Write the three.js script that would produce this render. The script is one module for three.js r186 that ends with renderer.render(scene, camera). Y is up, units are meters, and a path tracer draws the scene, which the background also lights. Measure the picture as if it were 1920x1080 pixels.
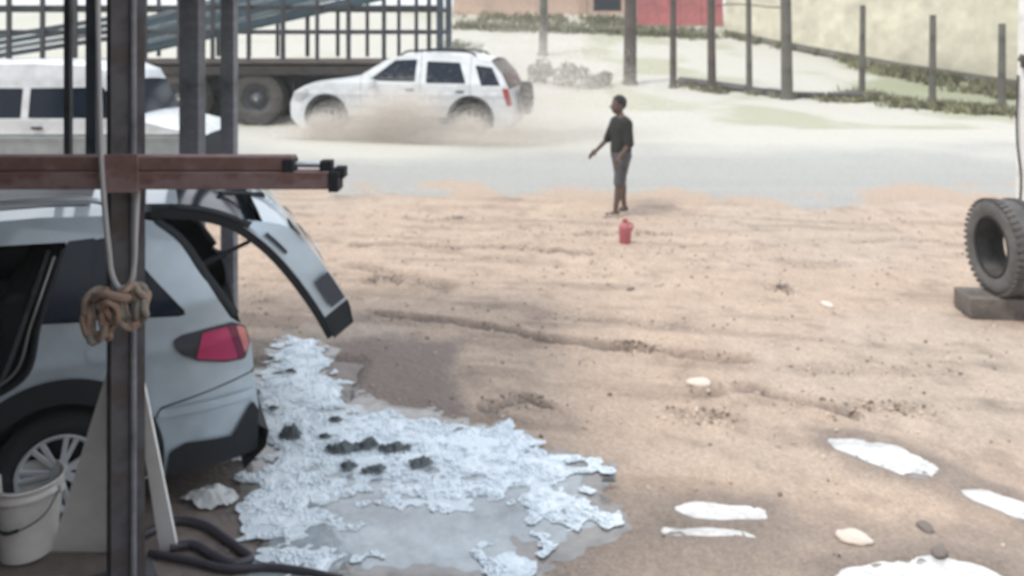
import * as THREE from 'three';
import { mergeGeometries, mergeVertices, toCreasedNormals } from 'three/addons/utils/BufferGeometryUtils.js';
import { RoundedBoxGeometry } from 'three/addons/geometries/RoundedBoxGeometry.js';
import { MarchingCubes } from 'three/addons/objects/MarchingCubes.js';

// ---------------------------------------------------------------- camera, sky, sun, exposure
const FPX = 1500, EYE = 2.57, ROW = 60;                 // focal length in photo pixels, eye height, horizon row
const scene = new THREE.Scene();
const camera = new THREE.PerspectiveCamera(2 * Math.atan(540 / FPX) * 180 / Math.PI, 1920 / 1080, 0.05, 2000);
camera.position.set(0, EYE, 0);
camera.setViewOffset(1920, 1080, 0, 540 - ROW, 1920, 1080);   // level camera, lens shifted down
camera.focus = 0.6; camera.userData.fStop = 9;               // cheap fixed lens, soft everywhere
const renderer = new THREE.WebGLRenderer({ antialias: true });
renderer.toneMapping = THREE.LinearToneMapping;
renderer.toneMappingExposure = 1.78;
renderer.shadowMap.enabled = true;
scene.fog = new THREE.FogExp2(0xe4e6e2, 0.0022);
{
  const W = 256, Hh = 128, d = new Float32Array(W * Hh * 4);
  for (let r = 0; r < Hh; r++) {
    const up = Math.sin(((r + 0.5) / Hh - 0.5) * Math.PI);
    for (let c = 0; c < W; c++) {
      const t = Math.max(0, up), i = (r * W + c) * 4, k = 0.74 + 0.22 * t;
      d[i] = k * (0.96 - 0.10 * t); d[i + 1] = k * (0.98 - 0.03 * t); d[i + 2] = k * (1.02 + 0.06 * t); d[i + 3] = 1;
    }
  }
  const sky = new THREE.DataTexture(d, W, Hh, THREE.RGBAFormat, THREE.FloatType);
  sky.mapping = THREE.EquirectangularReflectionMapping; sky.magFilter = sky.minFilter = THREE.LinearFilter; sky.needsUpdate = true;
  scene.background = sky; scene.environment = sky;
}
const sun = new THREE.DirectionalLight(new THREE.Color(1, 0.94, 0.84), 1.5);
sun.position.set(-9, 17, 5); sun.target.position.set(0, 0, -8); sun.position.add(sun.target.position);
sun.castShadow = true; sun.shadow.radius = 24; sun.shadow.mapSize.set(2048, 2048);
Object.assign(sun.shadow.camera, { left: -30, right: 30, top: 40, bottom: -40, near: 0.1, far: 120 });
scene.add(sun, sun.target);

// ---------------------------------------------------------------- helpers
let seed = 7;
const rnd = () => { seed = (seed * 1664525 + 1013904223) >>> 0; return seed / 4294967296; };
const rr = (a, b) => a + (b - a) * rnd();
const clamp = (x, a = 0, b = 1) => Math.min(b, Math.max(a, x));
const sstep = (x, a, b) => { const t = clamp((x - a) / (b - a)); return t * t * (3 - 2 * t); };
const lerp = (a, b, t) => a + (b - a) * t;
const hash = (x, y) => { let h = Math.imul(x, 374761393) + Math.imul(y, 668265263) | 0; h = Math.imul(h ^ (h >>> 13), 1274126177); return ((h ^ (h >>> 16)) >>> 0) / 4294967296; };
function vnoise(x, y, wrap = 0) {
  const ix = Math.floor(x), iy = Math.floor(y), fx = x - ix, fy = y - iy, u = fx * fx * (3 - 2 * fx), v = fy * fy * (3 - 2 * fy);
  const w = (a) => wrap ? ((a % wrap) + wrap) % wrap : a;
  return lerp(lerp(hash(w(ix), w(iy)), hash(w(ix + 1), w(iy)), u), lerp(hash(w(ix), w(iy + 1)), hash(w(ix + 1), w(iy + 1)), u), v);
}
const fbm = (x, y, o = 4) => { let s = 0, a = 0.5, n = 0; for (let i = 0; i < o; i++) { s += a * vnoise(x, y); n += a; a *= 0.5; x = x * 2 + 17.3; y = y * 2 + 9.1; } return s / n; };
function tex(size, fn, srgb = true) {
  const d = new Uint8Array(size * size * 4);
  for (let y = 0; y < size; y++) for (let x = 0; x < size; x++) {
    const c = fn(x / size, y / size), i = (y * size + x) * 4;
    for (let k = 0; k < 3; k++) d[i + k] = clamp(Array.isArray(c) ? c[k] : c) * 255; d[i + 3] = 255;
  }
  const t = new THREE.DataTexture(d, size, size); t.wrapS = t.wrapT = THREE.RepeatWrapping; t.magFilter = THREE.LinearFilter; t.minFilter = THREE.LinearMipmapLinearFilter;
  t.generateMipmaps = true; if (srgb) t.colorSpace = THREE.SRGBColorSpace; t.needsUpdate = true; return t;
}
const tileN = (u, v, f, o = 4) => { let s = 0, a = 0.5, n = 0; for (let i = 0; i < o; i++) { s += a * vnoise(u * f, v * f, f); n += a; a *= 0.55; f *= 2; } return s / n; };
const grain = tex(512, (u, v) => { const n = tileN(u, v, 48, 3), p = hash(Math.floor(u * 512), Math.floor(v * 512)); return 0.9 + 0.2 * (n - 0.5) + 0.1 * (p - 0.5); });
const grainBump = tex(512, (u, v) => tileN(u, v, 40, 4), false);
const blotch = tex(512, (u, v) => { const n = tileN(u, v, 4, 6), m = tileN(u, v, 23, 3); const k = 0.84 + 0.36 * (n - 0.5) + 0.18 * (m - 0.5); return [k, k * 0.985, k * 0.97]; });
const rustTex = tex(256, (u, v) => { const n = tileN(u, v, 5, 5), m = tileN(u, v, 19, 3), t = sstep(n, 0.42, 0.62); return [lerp(0.90, 0.80, t) - 0.15 * (m - 0.5), lerp(0.88, 0.73, t) - 0.15 * (m - 0.5), lerp(0.88, 0.70, t) - 0.15 * (m - 0.5)]; });
const scratch = tex(256, (u, v) => 0.93 + 0.2 * (tileN(u, v, 6, 5) - 0.5), true);
const rep = (t, k) => { const c = t.clone(); c.repeat.set(k, k); c.needsUpdate = true; return c; };
const col = (r, g, b) => new THREE.Color().setRGB(r, g, b);
const mat = (c, roughness = 0.8, o = {}) => new THREE.MeshStandardMaterial({ color: col(...c), roughness, side: THREE.DoubleSide, ...o });
const paint = (c, o = {}) => new THREE.MeshPhysicalMaterial({ color: col(...c), roughness: 0.42, clearcoat: 0.6, clearcoatRoughness: 0.14, side: THREE.DoubleSide, ...o });

// pixel of the photograph -> direction; distance from the ground or a given depth
const KN = [[-60, 0], [11.2, 0], [14.7, 0.42], [17.6, 0.46], [26, 0.6], [33, 1.45], [40, 2.6], [45, 3.6], [60, 4.6], [400, 9]];
function rise(Z) { let i = 0; while (i < KN.length - 2 && Z > KN[i + 1][0]) i++; const [a, b] = [KN[i], KN[i + 1]], t = clamp((Z - a[0]) / (b[0] - a[0])); return lerp(a[1], b[1], t); }
const smoothRise = (Z) => (rise(Z - 0.5) + 2 * rise(Z) + rise(Z + 0.5)) / 4;
function G(px, py) {                                    // where the pixel's ray meets the bare terrain
  const a = (px - 960) / FPX, b = (py - ROW) / FPX; let Z = 2;
  for (let k = 0; k < 6000; k++) { if (EYE - b * Z <= smoothRise(Z)) break; Z += 0.02; }
  return new THREE.Vector3(a * Z, smoothRise(Z), -Z);
}
const at = (px, py, Z) => new THREE.Vector3((px - 960) / FPX * Z, EYE - (py - ROW) / FPX * Z, -Z);
const XZ = (pts) => pts.map(([x, y]) => { const p = G(x, y); return [p.x, -p.z]; });
function polyD(poly, x, y) {                            // signed distance, negative inside
  let d = 1e9, s = 1;
  for (let i = 0, j = poly.length - 1; i < poly.length; j = i++) {
    const [ax, ay] = poly[i], [bx, by] = poly[j], ex = bx - ax, ey = by - ay, wx = x - ax, wy = y - ay, t = clamp((wx * ex + wy * ey) / (ex * ex + ey * ey || 1));
    d = Math.min(d, (wx - ex * t) ** 2 + (wy - ey * t) ** 2);
    const c1 = y >= ay, c2 = y < by, c3 = ex * wy > ey * wx; if ((c1 && c2 && c3) || (!c1 && !c2 && !c3)) s = -s;
  }
  return s * Math.sqrt(d);
}
function lineD(line, x, y) { let d = 1e9; for (let i = 1; i < line.length; i++) { const [ax, ay] = line[i - 1], [bx, by] = line[i], ex = bx - ax, ey = by - ay, t = clamp(((x - ax) * ex + (y - ay) * ey) / (ex * ex + ey * ey || 1)); d = Math.min(d, Math.hypot(x - ax - ex * t, y - ay - ey * t)); } return d; }

function metricUV(g) {
  g = g.index ? g.toNonIndexed() : g; if (!g.attributes.normal) g.computeVertexNormals();
  const p = g.attributes.position, n = p.count, uv = new Float32Array(n * 2), a = new THREE.Vector3(), b = new THREE.Vector3(), c = new THREE.Vector3();
  for (let i = 0; i < n; i += 3) {
    a.fromBufferAttribute(p, i); b.fromBufferAttribute(p, i + 1); c.fromBufferAttribute(p, i + 2);
    const nn = b.clone().sub(a).cross(c.clone().sub(a)), ax = Math.abs(nn.x), ay = Math.abs(nn.y), az = Math.abs(nn.z);
    [a, b, c].forEach((q, k) => { uv[(i + k) * 2] = ax > ay && ax > az ? q.z : q.x; uv[(i + k) * 2 + 1] = ay >= ax && ay >= az ? q.z : q.y; });
  }
  g.setAttribute('uv', new THREE.BufferAttribute(uv, 2)); return g;
}
const taken = {};
const numbered = (n) => { const k = taken[n] = (taken[n] ?? -1) + 1; return k ? n + '_' + String(k).padStart(3, '0') : n; };
function add(name, geo, m, parent) {
  const list = [].concat(geo).map((g) => metricUV(g)); for (const g of list) for (const k of Object.keys(g.attributes)) if (!['position', 'normal', 'uv', 'color'].includes(k)) g.deleteAttribute(k);
  const o = new THREE.Mesh(list.length > 1 ? mergeGeometries(list) : list[0], m);
  o.castShadow = o.receiveShadow = true; o.name = parent ? name : numbered(name); (parent ?? scene).add(o); return o;
}
function tag(o, label, category, group, kind) { if (label) o.userData.label = label; if (category) o.userData.category = category; if (group) o.userData.group = group; if (kind) o.userData.kind = kind; return o; }
function thing(name, label, category, pos = [0, 0, 0], turn = 0, group) { const g = new THREE.Group(); g.name = numbered(name); g.position.set(...pos); g.rotation.y = turn; scene.add(g); return tag(g, label, category, group); }
function sub(name, parent) { const g = new THREE.Group(); g.name = name; parent.add(g); return g; }
const box = (w, h, d, x = 0, y = 0, z = 0, r = 0) => (r ? new RoundedBoxGeometry(w, h, d, 2, r) : new THREE.BoxGeometry(w, h, d)).translate(x, y, z);
function bar(a, b, w, d, r = 0) {                       // box from a to b
  const A = new THREE.Vector3(...a), B = new THREE.Vector3(...b), L = A.distanceTo(B), g = r ? new RoundedBoxGeometry(w, L, d, 2, r) : new THREE.BoxGeometry(w, L, d);
  return g.applyQuaternion(new THREE.Quaternion().setFromUnitVectors(new THREE.Vector3(0, 1, 0), B.clone().sub(A).normalize())).translate((A.x + B.x) / 2, (A.y + B.y) / 2, (A.z + B.z) / 2);
}
const rod = (a, b, r, r2 = r, n = 10) => { const A = new THREE.Vector3(...a), B = new THREE.Vector3(...b); return new THREE.CylinderGeometry(r2, r, A.distanceTo(B), n).applyQuaternion(new THREE.Quaternion().setFromUnitVectors(new THREE.Vector3(0, 1, 0), B.clone().sub(A).normalize())).translate((A.x + B.x) / 2, (A.y + B.y) / 2, (A.z + B.z) / 2); };
const tube = (pts, r, seg = 60, n = 8, closed = false) => new THREE.TubeGeometry(new THREE.CatmullRomCurve3(pts.map((p) => p.isVector3 ? p : new THREE.Vector3(...p)), closed), seg, r, n, closed);
function sheet(u0, u1, v0, v1, du, dv, sdf, pos) {      // a curved skin cut along sdf = 0
  const nu = Math.max(1, Math.round((u1 - u0) / du)), nv = Math.max(1, Math.round((v1 - v0) / dv)), out = [];
  const node = (i, j) => { const u = lerp(u0, u1, i / nu), v = lerp(v0, v1, j / nv); return [u, v, sdf(u, v)]; };
  const rows = []; for (let j = 0; j <= nv; j++) { rows.push([]); for (let i = 0; i <= nu; i++) rows[j].push(node(i, j)); }
  const cut = (a, b) => { const t = a[2] / (a[2] - b[2]); return [lerp(a[0], b[0], t), lerp(a[1], b[1], t), 0]; };
  const tri = (t) => {
    const p = []; for (let k = 0; k < 3; k++) { const a = t[k], b = t[(k + 1) % 3]; if (a[2] <= 0) p.push(a); if ((a[2] <= 0) !== (b[2] <= 0)) p.push(cut(a, b)); }
    for (let k = 2; k < p.length; k++) for (const q of [p[0], p[k - 1], p[k]]) out.push(...pos(q[0], q[1]));
  };
  for (let j = 0; j < nv; j++) for (let i = 0; i < nu; i++) { const a = rows[j][i], b = rows[j][i + 1], c = rows[j + 1][i + 1], d = rows[j + 1][i]; tri([a, b, c]); tri([a, c, d]); }
  let g = new THREE.BufferGeometry(); g.setAttribute('position', new THREE.Float32BufferAttribute(out, 3));
  g = mergeVertices(g, 1e-4); g.computeVertexNormals(); return g;
}
function ruled(A, B, across, crown = 0) {               // skin between two point rows
  const P = [], I = [], n = A.length;
  for (let i = 0; i < n; i++) for (let k = 0; k <= across; k++) { const t = k / across, c = crown * 4 * t * (1 - t); P.push(lerp(A[i][0], B[i][0], t), lerp(A[i][1], B[i][1], t) + c, lerp(A[i][2], B[i][2], t)); }
  for (let i = 0; i < n - 1; i++) for (let k = 0; k < across; k++) { const a = i * (across + 1) + k, b = a + across + 1; I.push(a, b, a + 1, b, b + 1, a + 1); }
  const g = new THREE.BufferGeometry(); g.setAttribute('position', new THREE.Float32BufferAttribute(P, 3)); g.setIndex(I); g.computeVertexNormals(); return g;
}
function meshSDF(c, h, res, fn) {
  const mc = new MarchingCubes(res, new THREE.MeshBasicMaterial(), false, false, 120000); mc.isolation = 0;
  const s = mc.size, hs = mc.halfsize;
  for (let k = 0; k < s; k++) for (let j = 0; j < s; j++) for (let i = 0; i < s; i++) mc.field[i + j * s + k * s * s] = -fn(c[0] + (i - hs) / hs * h[0], c[1] + (j - hs) / hs * h[1], c[2] + (k - hs) / hs * h[2]);
  mc.update(); let g = new THREE.BufferGeometry();
  const p = mc.positionArray.slice(0, mc.count * 3); for (let i = 0; i < p.length; i += 3) for (let a = 0; a < 3; a++) p[i + a] = c[a] + p[i + a] * h[a];
  g.setAttribute('position', new THREE.BufferAttribute(p, 3)); g = mergeVertices(g, 1e-5); g.computeVertexNormals(); return g;
}

// ---------------------------------------------------------------- materials
const M = {
  rubber: mat([0.022, 0.022, 0.024], 0.9, { map: rep(grain, 3) }),
  dustyRubber: mat([0.13, 0.125, 0.12], 0.95, { map: rep(blotch, 3) }),
  plastic: mat([0.012, 0.015, 0.019], 0.8),
  trim: mat([0.012, 0.014, 0.018], 0.85),
  tint: new THREE.MeshPhysicalMaterial({ color: col(0.006, 0.012, 0.024), roughness: 0.12, specularIntensity: 0.5, side: THREE.DoubleSide }),
  liner: mat([0.045, 0.045, 0.047], 0.95),
  silver: paint([0.52, 0.62, 0.69], { metalness: 0.25, clearcoat: 1, clearcoatRoughness: 0.06, map: rep(scratch, 0.9) }),
  white: paint([0.74, 0.77, 0.79], { map: rep(scratch, 1.1) }),
  chrome: mat([0.6, 0.62, 0.64], 0.28, { metalness: 0.9 }),
  alloy: mat([0.62, 0.65, 0.68], 0.4, { metalness: 0.35 }),
  steelDark: mat([0.055, 0.06, 0.07], 0.7, { map: rep(blotch, 1.5) }),
  steelBlue: mat([0.06, 0.085, 0.115], 0.65, { map: rep(blotch, 1.2) }),
  postGrey: mat([0.24, 0.255, 0.29], 0.75, { map: rep(blotch, 1.4) }),
  rust: mat([0.30, 0.21, 0.20], 0.85, { map: rep(rustTex, 1.6) }),
  post: mat([0.105, 0.106, 0.114], 0.85, { map: rep(rustTex, 1.3) }),
  board: mat([0.84, 0.83, 0.80], 0.75, { map: rep(scratch, 1.1) }),
  bucket: mat([0.82, 0.79, 0.75], 0.5, { map: rep(scratch, 2) }),
  concrete: mat([0.40, 0.39, 0.37], 0.95, { map: rep(blotch, 1.1), bumpMap: rep(grainBump, 3), bumpScale: 0.004 }),
  wood: mat([0.13, 0.105, 0.095], 0.9, { map: rep(blotch, 1) }),
  greyWood: mat([0.17, 0.165, 0.145], 0.9, { map: rep(blotch, 1) }),
};

// ---------------------------------------------------------------- ground
const wetPolys = [
  [[430, 640], [560, 628], [700, 632], [800, 630], [862, 642], [872, 720], [905, 800], [1010, 838], [1120, 885], [1260, 925], [1420, 935], [1640, 960], [1960, 1000], [1960, 1130], [300, 1130]],
  [[1500, 790], [1620, 800], [1800, 860], [1960, 930], [1960, 990], [1800, 940], [1640, 890], [1560, 850]],
].map(XZ);
const greenPoly = XZ([[1590, 104], [1700, 128], [1990, 172], [1990, 222], [1800, 208], [1690, 204], [1600, 188]]);
const wetSoft = [[[470, 634], [860, 636], [880, 790], [700, 770], [560, 700]]].map(XZ);
const ruts = [
  { p: XZ([[660, 462], [760, 458], [860, 466], [960, 464], [1040, 474], [1110, 480]]), w: 0.07, d: 0.055, c: 0.34 },
  { p: XZ([[700, 590], [820, 602], [930, 616], [1040, 640], [1130, 652], [1200, 660], [1290, 668], [1350, 678], [1400, 676]]), w: 0.075, d: 0.055, c: 0.34 },
  { p: XZ([[1150, 650], [1190, 655], [1235, 668]]), w: 0.05, d: 0.05, c: 0.30 },
  { p: XZ([[1300, 740], [1400, 728], [1460, 742], [1540, 765], [1600, 780]]), w: 0.065, d: 0.05, c: 0.32 },
  { p: XZ([[1560, 768], [1650, 762], [1740, 772]]), w: 0.05, d: 0.04, c: 0.26 },
  { p: XZ([[1260, 772], [1330, 778], [1380, 784]]), w: 0.05, d: 0.035, c: 0.22 },
  { p: XZ([[910, 768], [950, 756], [985, 748], [1030, 765]]), w: 0.05, d: 0.04, c: 0.32 },
  { p: XZ([[660, 500], [720, 508], [780, 520], [840, 545]]), w: 0.12, d: 0.035, c: 0.2 },
  { p: XZ([[690, 528], [715, 520], [745, 530]]), w: 0.07, d: 0.05, c: 0.36 },
  { p: XZ([[1080, 440], [1150, 440]]), w: 0.06, d: 0.03, c: 0.2 },
  { p: XZ([[1182, 437], [1250, 440]]), w: 0.05, d: 0.045, c: 0.34 },
  { p: XZ([[1450, 540], [1480, 542]]), w: 0.05, d: 0.03, c: 0.22 },
  { p: XZ([[1590, 452], [1720, 448], [1790, 456]]), w: 0.11, d: 0.03, c: 0.12 },
  { p: XZ([[1010, 590], [1130, 600], [1300, 612]]), w: 0.2, d: 0.02, c: 0.10 },
  { p: XZ([[1500, 690], [1640, 690], [1800, 700]]), w: 0.14, d: 0.02, c: 0.12 },
  { p: XZ([[840, 412], [880, 408]]), w: 0.06, d: 0.02, c: 0.2 },
];
const puddlePolys = [
  [[1556, 826], [1600, 822], [1680, 838], [1720, 858], [1755, 880], [1735, 893], [1690, 884], [1630, 860], [1570, 842]],
  [[1805, 922], [1850, 922], [1900, 940], [1990, 965], [1980, 985], [1900, 966], [1840, 944]],
  [[1262, 956], [1310, 944], [1360, 952], [1430, 960], [1432, 976], [1360, 980], [1290, 974]],
  [[1240, 991], [1330, 990], [1420, 997], [1418, 1008], [1330, 1006], [1245, 1002]],
  [[1585, 1074], [1680, 1056], [1760, 1046], [1840, 1062], [1900, 1090], [1700, 1110], [1560, 1100]],
].map(XZ);
const PADX = -1.2, PADZ = 6.3;
const filmPoly = XZ([[556, 636], [584, 640], [610, 680], [640, 750], [720, 772], [800, 790], [900, 812], [1000, 842], [1060, 862], [1112, 890], [1110, 930], [1118, 990], [1000, 1030], [985, 1090], [440, 1090], [470, 1010], [488, 930], [505, 860], [480, 800], [505, 730], [535, 670]]);
const bright = [[-20, 300]];
function groundH(x, Z) {
  let h = smoothRise(Z);
  const far = sstep(Z, 10, 30);
  h += (fbm(x * 0.9, Z * 0.9, 4) - 0.5) * lerp(0.05, 0.12, far) + (fbm(x * 4.2 + 9, Z * 4.2, 3) - 0.5) * 0.02 * sstep(Z, 2, 5);
  if (Z < 11 && x > -4) for (const r of ruts) { const d = lineD(r.p, x, Z) * 1.45 + (fbm(x * 9, Z * 9, 3) - 0.5) * 0.16; if (d < r.w * 3) h += -r.d * Math.exp(-((d / r.w) ** 2)) + r.d * 0.45 * Math.exp(-(((d - r.w * 1.9) / (r.w * 0.8)) ** 2)); }
  if (Z < 7) for (const p of puddlePolys) { const d = polyD(p, x, Z); h = lerp(h, -0.035, 1 - sstep(d, -0.05, 0.02)); if (d > 0 && d < 0.2) h += 0.02 * Math.exp(-(((d - 0.08) / 0.05) ** 2)); }
  const fd = Z < 7.5 && x < 1.2 ? polyD(filmPoly, x, Z) : 1; if (fd < 0.4) h = lerp(-0.012, h, sstep(fd, 0, 0.4));
  const inPad = Math.max(x - PADX, Z - PADZ, -x - 9.2, 0.3 - Z); h = lerp(-0.07, lerp(-0.012, h, sstep(inPad, 0.1, 0.6)), sstep(inPad, 0, 0.1));
  return h;
}
{
  const axis = (parts) => { const a = []; for (const [s, e, d] of parts) for (let v = s; v < e - 1e-6; v += d) a.push(v); a.push(parts.at(-1)[1]); return a; };
  const xs = axis([[-400, -100, 60], [-100, -40, 10], [-40, -16, 2], [-16, -7, 0.4], [-7, -3, 0.1], [-3, 4.4, 0.045], [4.4, 8, 0.1], [8, 20, 0.35], [20, 40, 1.2], [40, 100, 8], [100, 400, 60]]);
  const zs = axis([[-300, -60, 60], [-60, -10, 10], [-10, 1, 1], [1, 3, 0.25], [3, 9, 0.045], [9, 12, 0.07], [12, 20, 0.16], [20, 48, 0.4], [48, 100, 5], [100, 400, 50]]);
  const P = [], C = [], U = [], I = [];
  const dirt = [0.525, 0.40, 0.31], dirt2 = [0.51, 0.41, 0.33], pale = [0.57, 0.55, 0.485], wet = [0.25, 0.205, 0.175], lime = [0.40, 0.40, 0.27];
  const mix = (a, b, t) => a.map((v, i) => lerp(v, b[i], t));
  for (const Z of zs) for (const x of xs) {
    P.push(x, groundH(x, Z), -Z); U.push(x, Z);
    let c = mix(dirt, dirt2, sstep(fbm(x * 0.5 + 3, Z * 0.5, 3), 0.4, 0.62));
    c = c.map((v) => v * (0.93 + 0.16 * (fbm(x * 2.3 + 40, Z * 3.1, 4) - 0.3)));
    if (Z < 14) { const st = fbm(x * 0.9 + 11, Z * 5.5 + x * 0.8, 4), pt = fbm(x * 6 + 2, Z * 7, 4); c = c.map((v) => v * (1 - 0.22 * sstep(st, 0.55, 0.72) - 0.2 * sstep(pt, 0.6, 0.75) + 0.08 * sstep(pt, 0.42, 0.3))); }
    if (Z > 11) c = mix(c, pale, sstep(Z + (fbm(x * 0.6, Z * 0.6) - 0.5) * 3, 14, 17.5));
    if (Z > 17) { const g = fbm(x * 0.35 + 70, Z * 0.35, 4); c = mix(c, lime, 0.75 * sstep(g, 0.5, 0.66) * (x > 3 ? 1 : 0.35)); }
    if (Z > 17 && Z < 45 && x > 5) { const d = polyD(greenPoly, x, Z) + (fbm(x * 0.8, Z * 0.8, 4) - 0.5) * 3; c = mix(c, [0.30, 0.315, 0.19], 0.85 * (1 - sstep(d, -0.6, 0.5))); }
    if (Z < 12 && Z > 1 && Math.abs(x) < 9) {
      const wob = (fbm(x * 3 + 5, Z * 3, 4) - 0.5) * 0.5;
      for (const p of wetPolys) { const d = polyD(p, x, Z) + wob; c = mix(c, wet, 0.62 * (1 - sstep(d, -0.2, 0.14))); }
      for (const p of wetSoft) { const d = polyD(p, x, Z) + wob * 0.7; c = mix(c, [0.24, 0.19, 0.165], 0.8 * (1 - sstep(d, -0.12, 0.06))); }
      for (const r of ruts) { const d = lineD(r.p, x, Z) * 1.45 + (fbm(x * 9, Z * 9, 3) - 0.5) * 0.16; if (d < r.w * 3) c = mix(c, [0.2, 0.16, 0.14], Math.min(1, r.c * 3.2) * Math.exp(-((d / (r.w * 1.05)) ** 2)) * (0.55 + 0.7 * vnoise(x * 5, Z * 5))); }
      for (const p of puddlePolys) { const d = polyD(p, x, Z); if (d < 0.25) c = mix(c, wet, 0.75 * (1 - sstep(d + wob * 0.3, 0, 0.16))); }
    }
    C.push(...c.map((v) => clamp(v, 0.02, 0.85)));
  }
  const nx = xs.length; for (let j = 0; j < zs.length - 1; j++) for (let i = 0; i < nx - 1; i++) { const a = j * nx + i, b = a + nx; I.push(a, a + 1, b, b, a + 1, b + 1); }
  const g = new THREE.BufferGeometry(); g.setAttribute('position', new THREE.Float32BufferAttribute(P, 3)); g.setAttribute('color', new THREE.Float32BufferAttribute(C, 3)); g.setAttribute('uv', new THREE.Float32BufferAttribute(U, 2)); g.setIndex(I); g.computeVertexNormals();
  const m = new THREE.Mesh(g, new THREE.MeshStandardMaterial({ vertexColors: true, roughness: 0.97, map: rep(grain, 1.3), bumpMap: rep(grainBump, 0.9), bumpScale: 0.014, side: THREE.DoubleSide }));
  m.name = 'dirt_ground'; m.receiveShadow = m.castShadow = true; scene.add(m); tag(m, 'bare tan dirt yard with ruts and damp patches', 'ground', null, 'structure');
}
{ // road
  const edgeN = (x) => 11.75 + x * -0.035 + (fbm(x * 0.8, 3.3, 5) - 0.5) * 1.1, edgeF = (x) => 17.4 + (fbm(x * 0.5, 8.1, 3) - 0.5) * 0.8, P = [], C = [], I = [], U = [], nz = 44, xs = [];
  for (let x = -34; x <= 34; x += 0.17) xs.push(x);
  xs.forEach((x) => { for (let k = 0; k <= nz; k++) {
    const Z = lerp(edgeN(x), edgeF(x), k / nz), base = Math.max(groundH(x, Z), 0) ; const up = 0.012 * Math.min(1, k / 2, (nz - k) / 2);
    P.push(x, smoothRise(Z) + 0.045 * Math.min(1, k / 3, (nz - k) / 3) - 0.03 * (k === 0 || k === nz ? 1 : 0) + up, -Z); U.push(x, Z);
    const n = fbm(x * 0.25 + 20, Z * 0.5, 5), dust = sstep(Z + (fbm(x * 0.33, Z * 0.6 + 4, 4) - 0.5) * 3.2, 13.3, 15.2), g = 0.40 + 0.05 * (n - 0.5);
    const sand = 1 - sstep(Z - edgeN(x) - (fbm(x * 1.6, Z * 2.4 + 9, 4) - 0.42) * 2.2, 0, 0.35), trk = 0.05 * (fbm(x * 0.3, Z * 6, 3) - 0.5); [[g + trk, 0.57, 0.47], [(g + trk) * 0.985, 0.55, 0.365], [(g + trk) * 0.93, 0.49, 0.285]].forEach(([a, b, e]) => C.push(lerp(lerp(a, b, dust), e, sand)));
  } });
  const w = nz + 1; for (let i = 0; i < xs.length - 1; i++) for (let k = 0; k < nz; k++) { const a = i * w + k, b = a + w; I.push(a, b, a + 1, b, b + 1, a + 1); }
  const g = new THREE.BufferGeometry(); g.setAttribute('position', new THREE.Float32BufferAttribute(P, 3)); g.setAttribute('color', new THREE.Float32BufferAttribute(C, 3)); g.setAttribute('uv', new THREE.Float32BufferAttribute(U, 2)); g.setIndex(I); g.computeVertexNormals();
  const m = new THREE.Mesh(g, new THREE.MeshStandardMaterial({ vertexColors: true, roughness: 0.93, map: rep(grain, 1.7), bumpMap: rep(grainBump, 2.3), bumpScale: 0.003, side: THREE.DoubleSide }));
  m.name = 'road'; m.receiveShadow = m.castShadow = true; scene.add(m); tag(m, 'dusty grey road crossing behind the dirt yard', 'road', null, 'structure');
}
{ // washing bay slab
  const sdf = (x, Z) => Math.max(x - PADX + (fbm(Z * 4, 1) - 0.5) * 0.3, Z - PADZ + (fbm(x * 3, 5) - 0.5) * 0.3, -9 - x, 0.5 - Z);
  const h = (x, Z) => (fbm(x * 1.6, Z * 1.6 + 30, 3) - 0.5) * 0.006 - 0.045 * sstep(sdf(x, Z), -0.12, 0);
  const g = sheet(-9.1, -0.2, 0.4, 6.8, 0.06, 0.06, sdf, (x, Z) => [x, h(x, Z), -Z]);
  tag(add('washing_bay_slab', g, mat([0.235, 0.195, 0.18], 0.5, { map: rep(blotch, 0.45), bumpMap: rep(grainBump, 1.2), bumpScale: 0.006 })), 'wet brown concrete slab under the silver wagon', 'pavement', null, 'structure');
}
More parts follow.
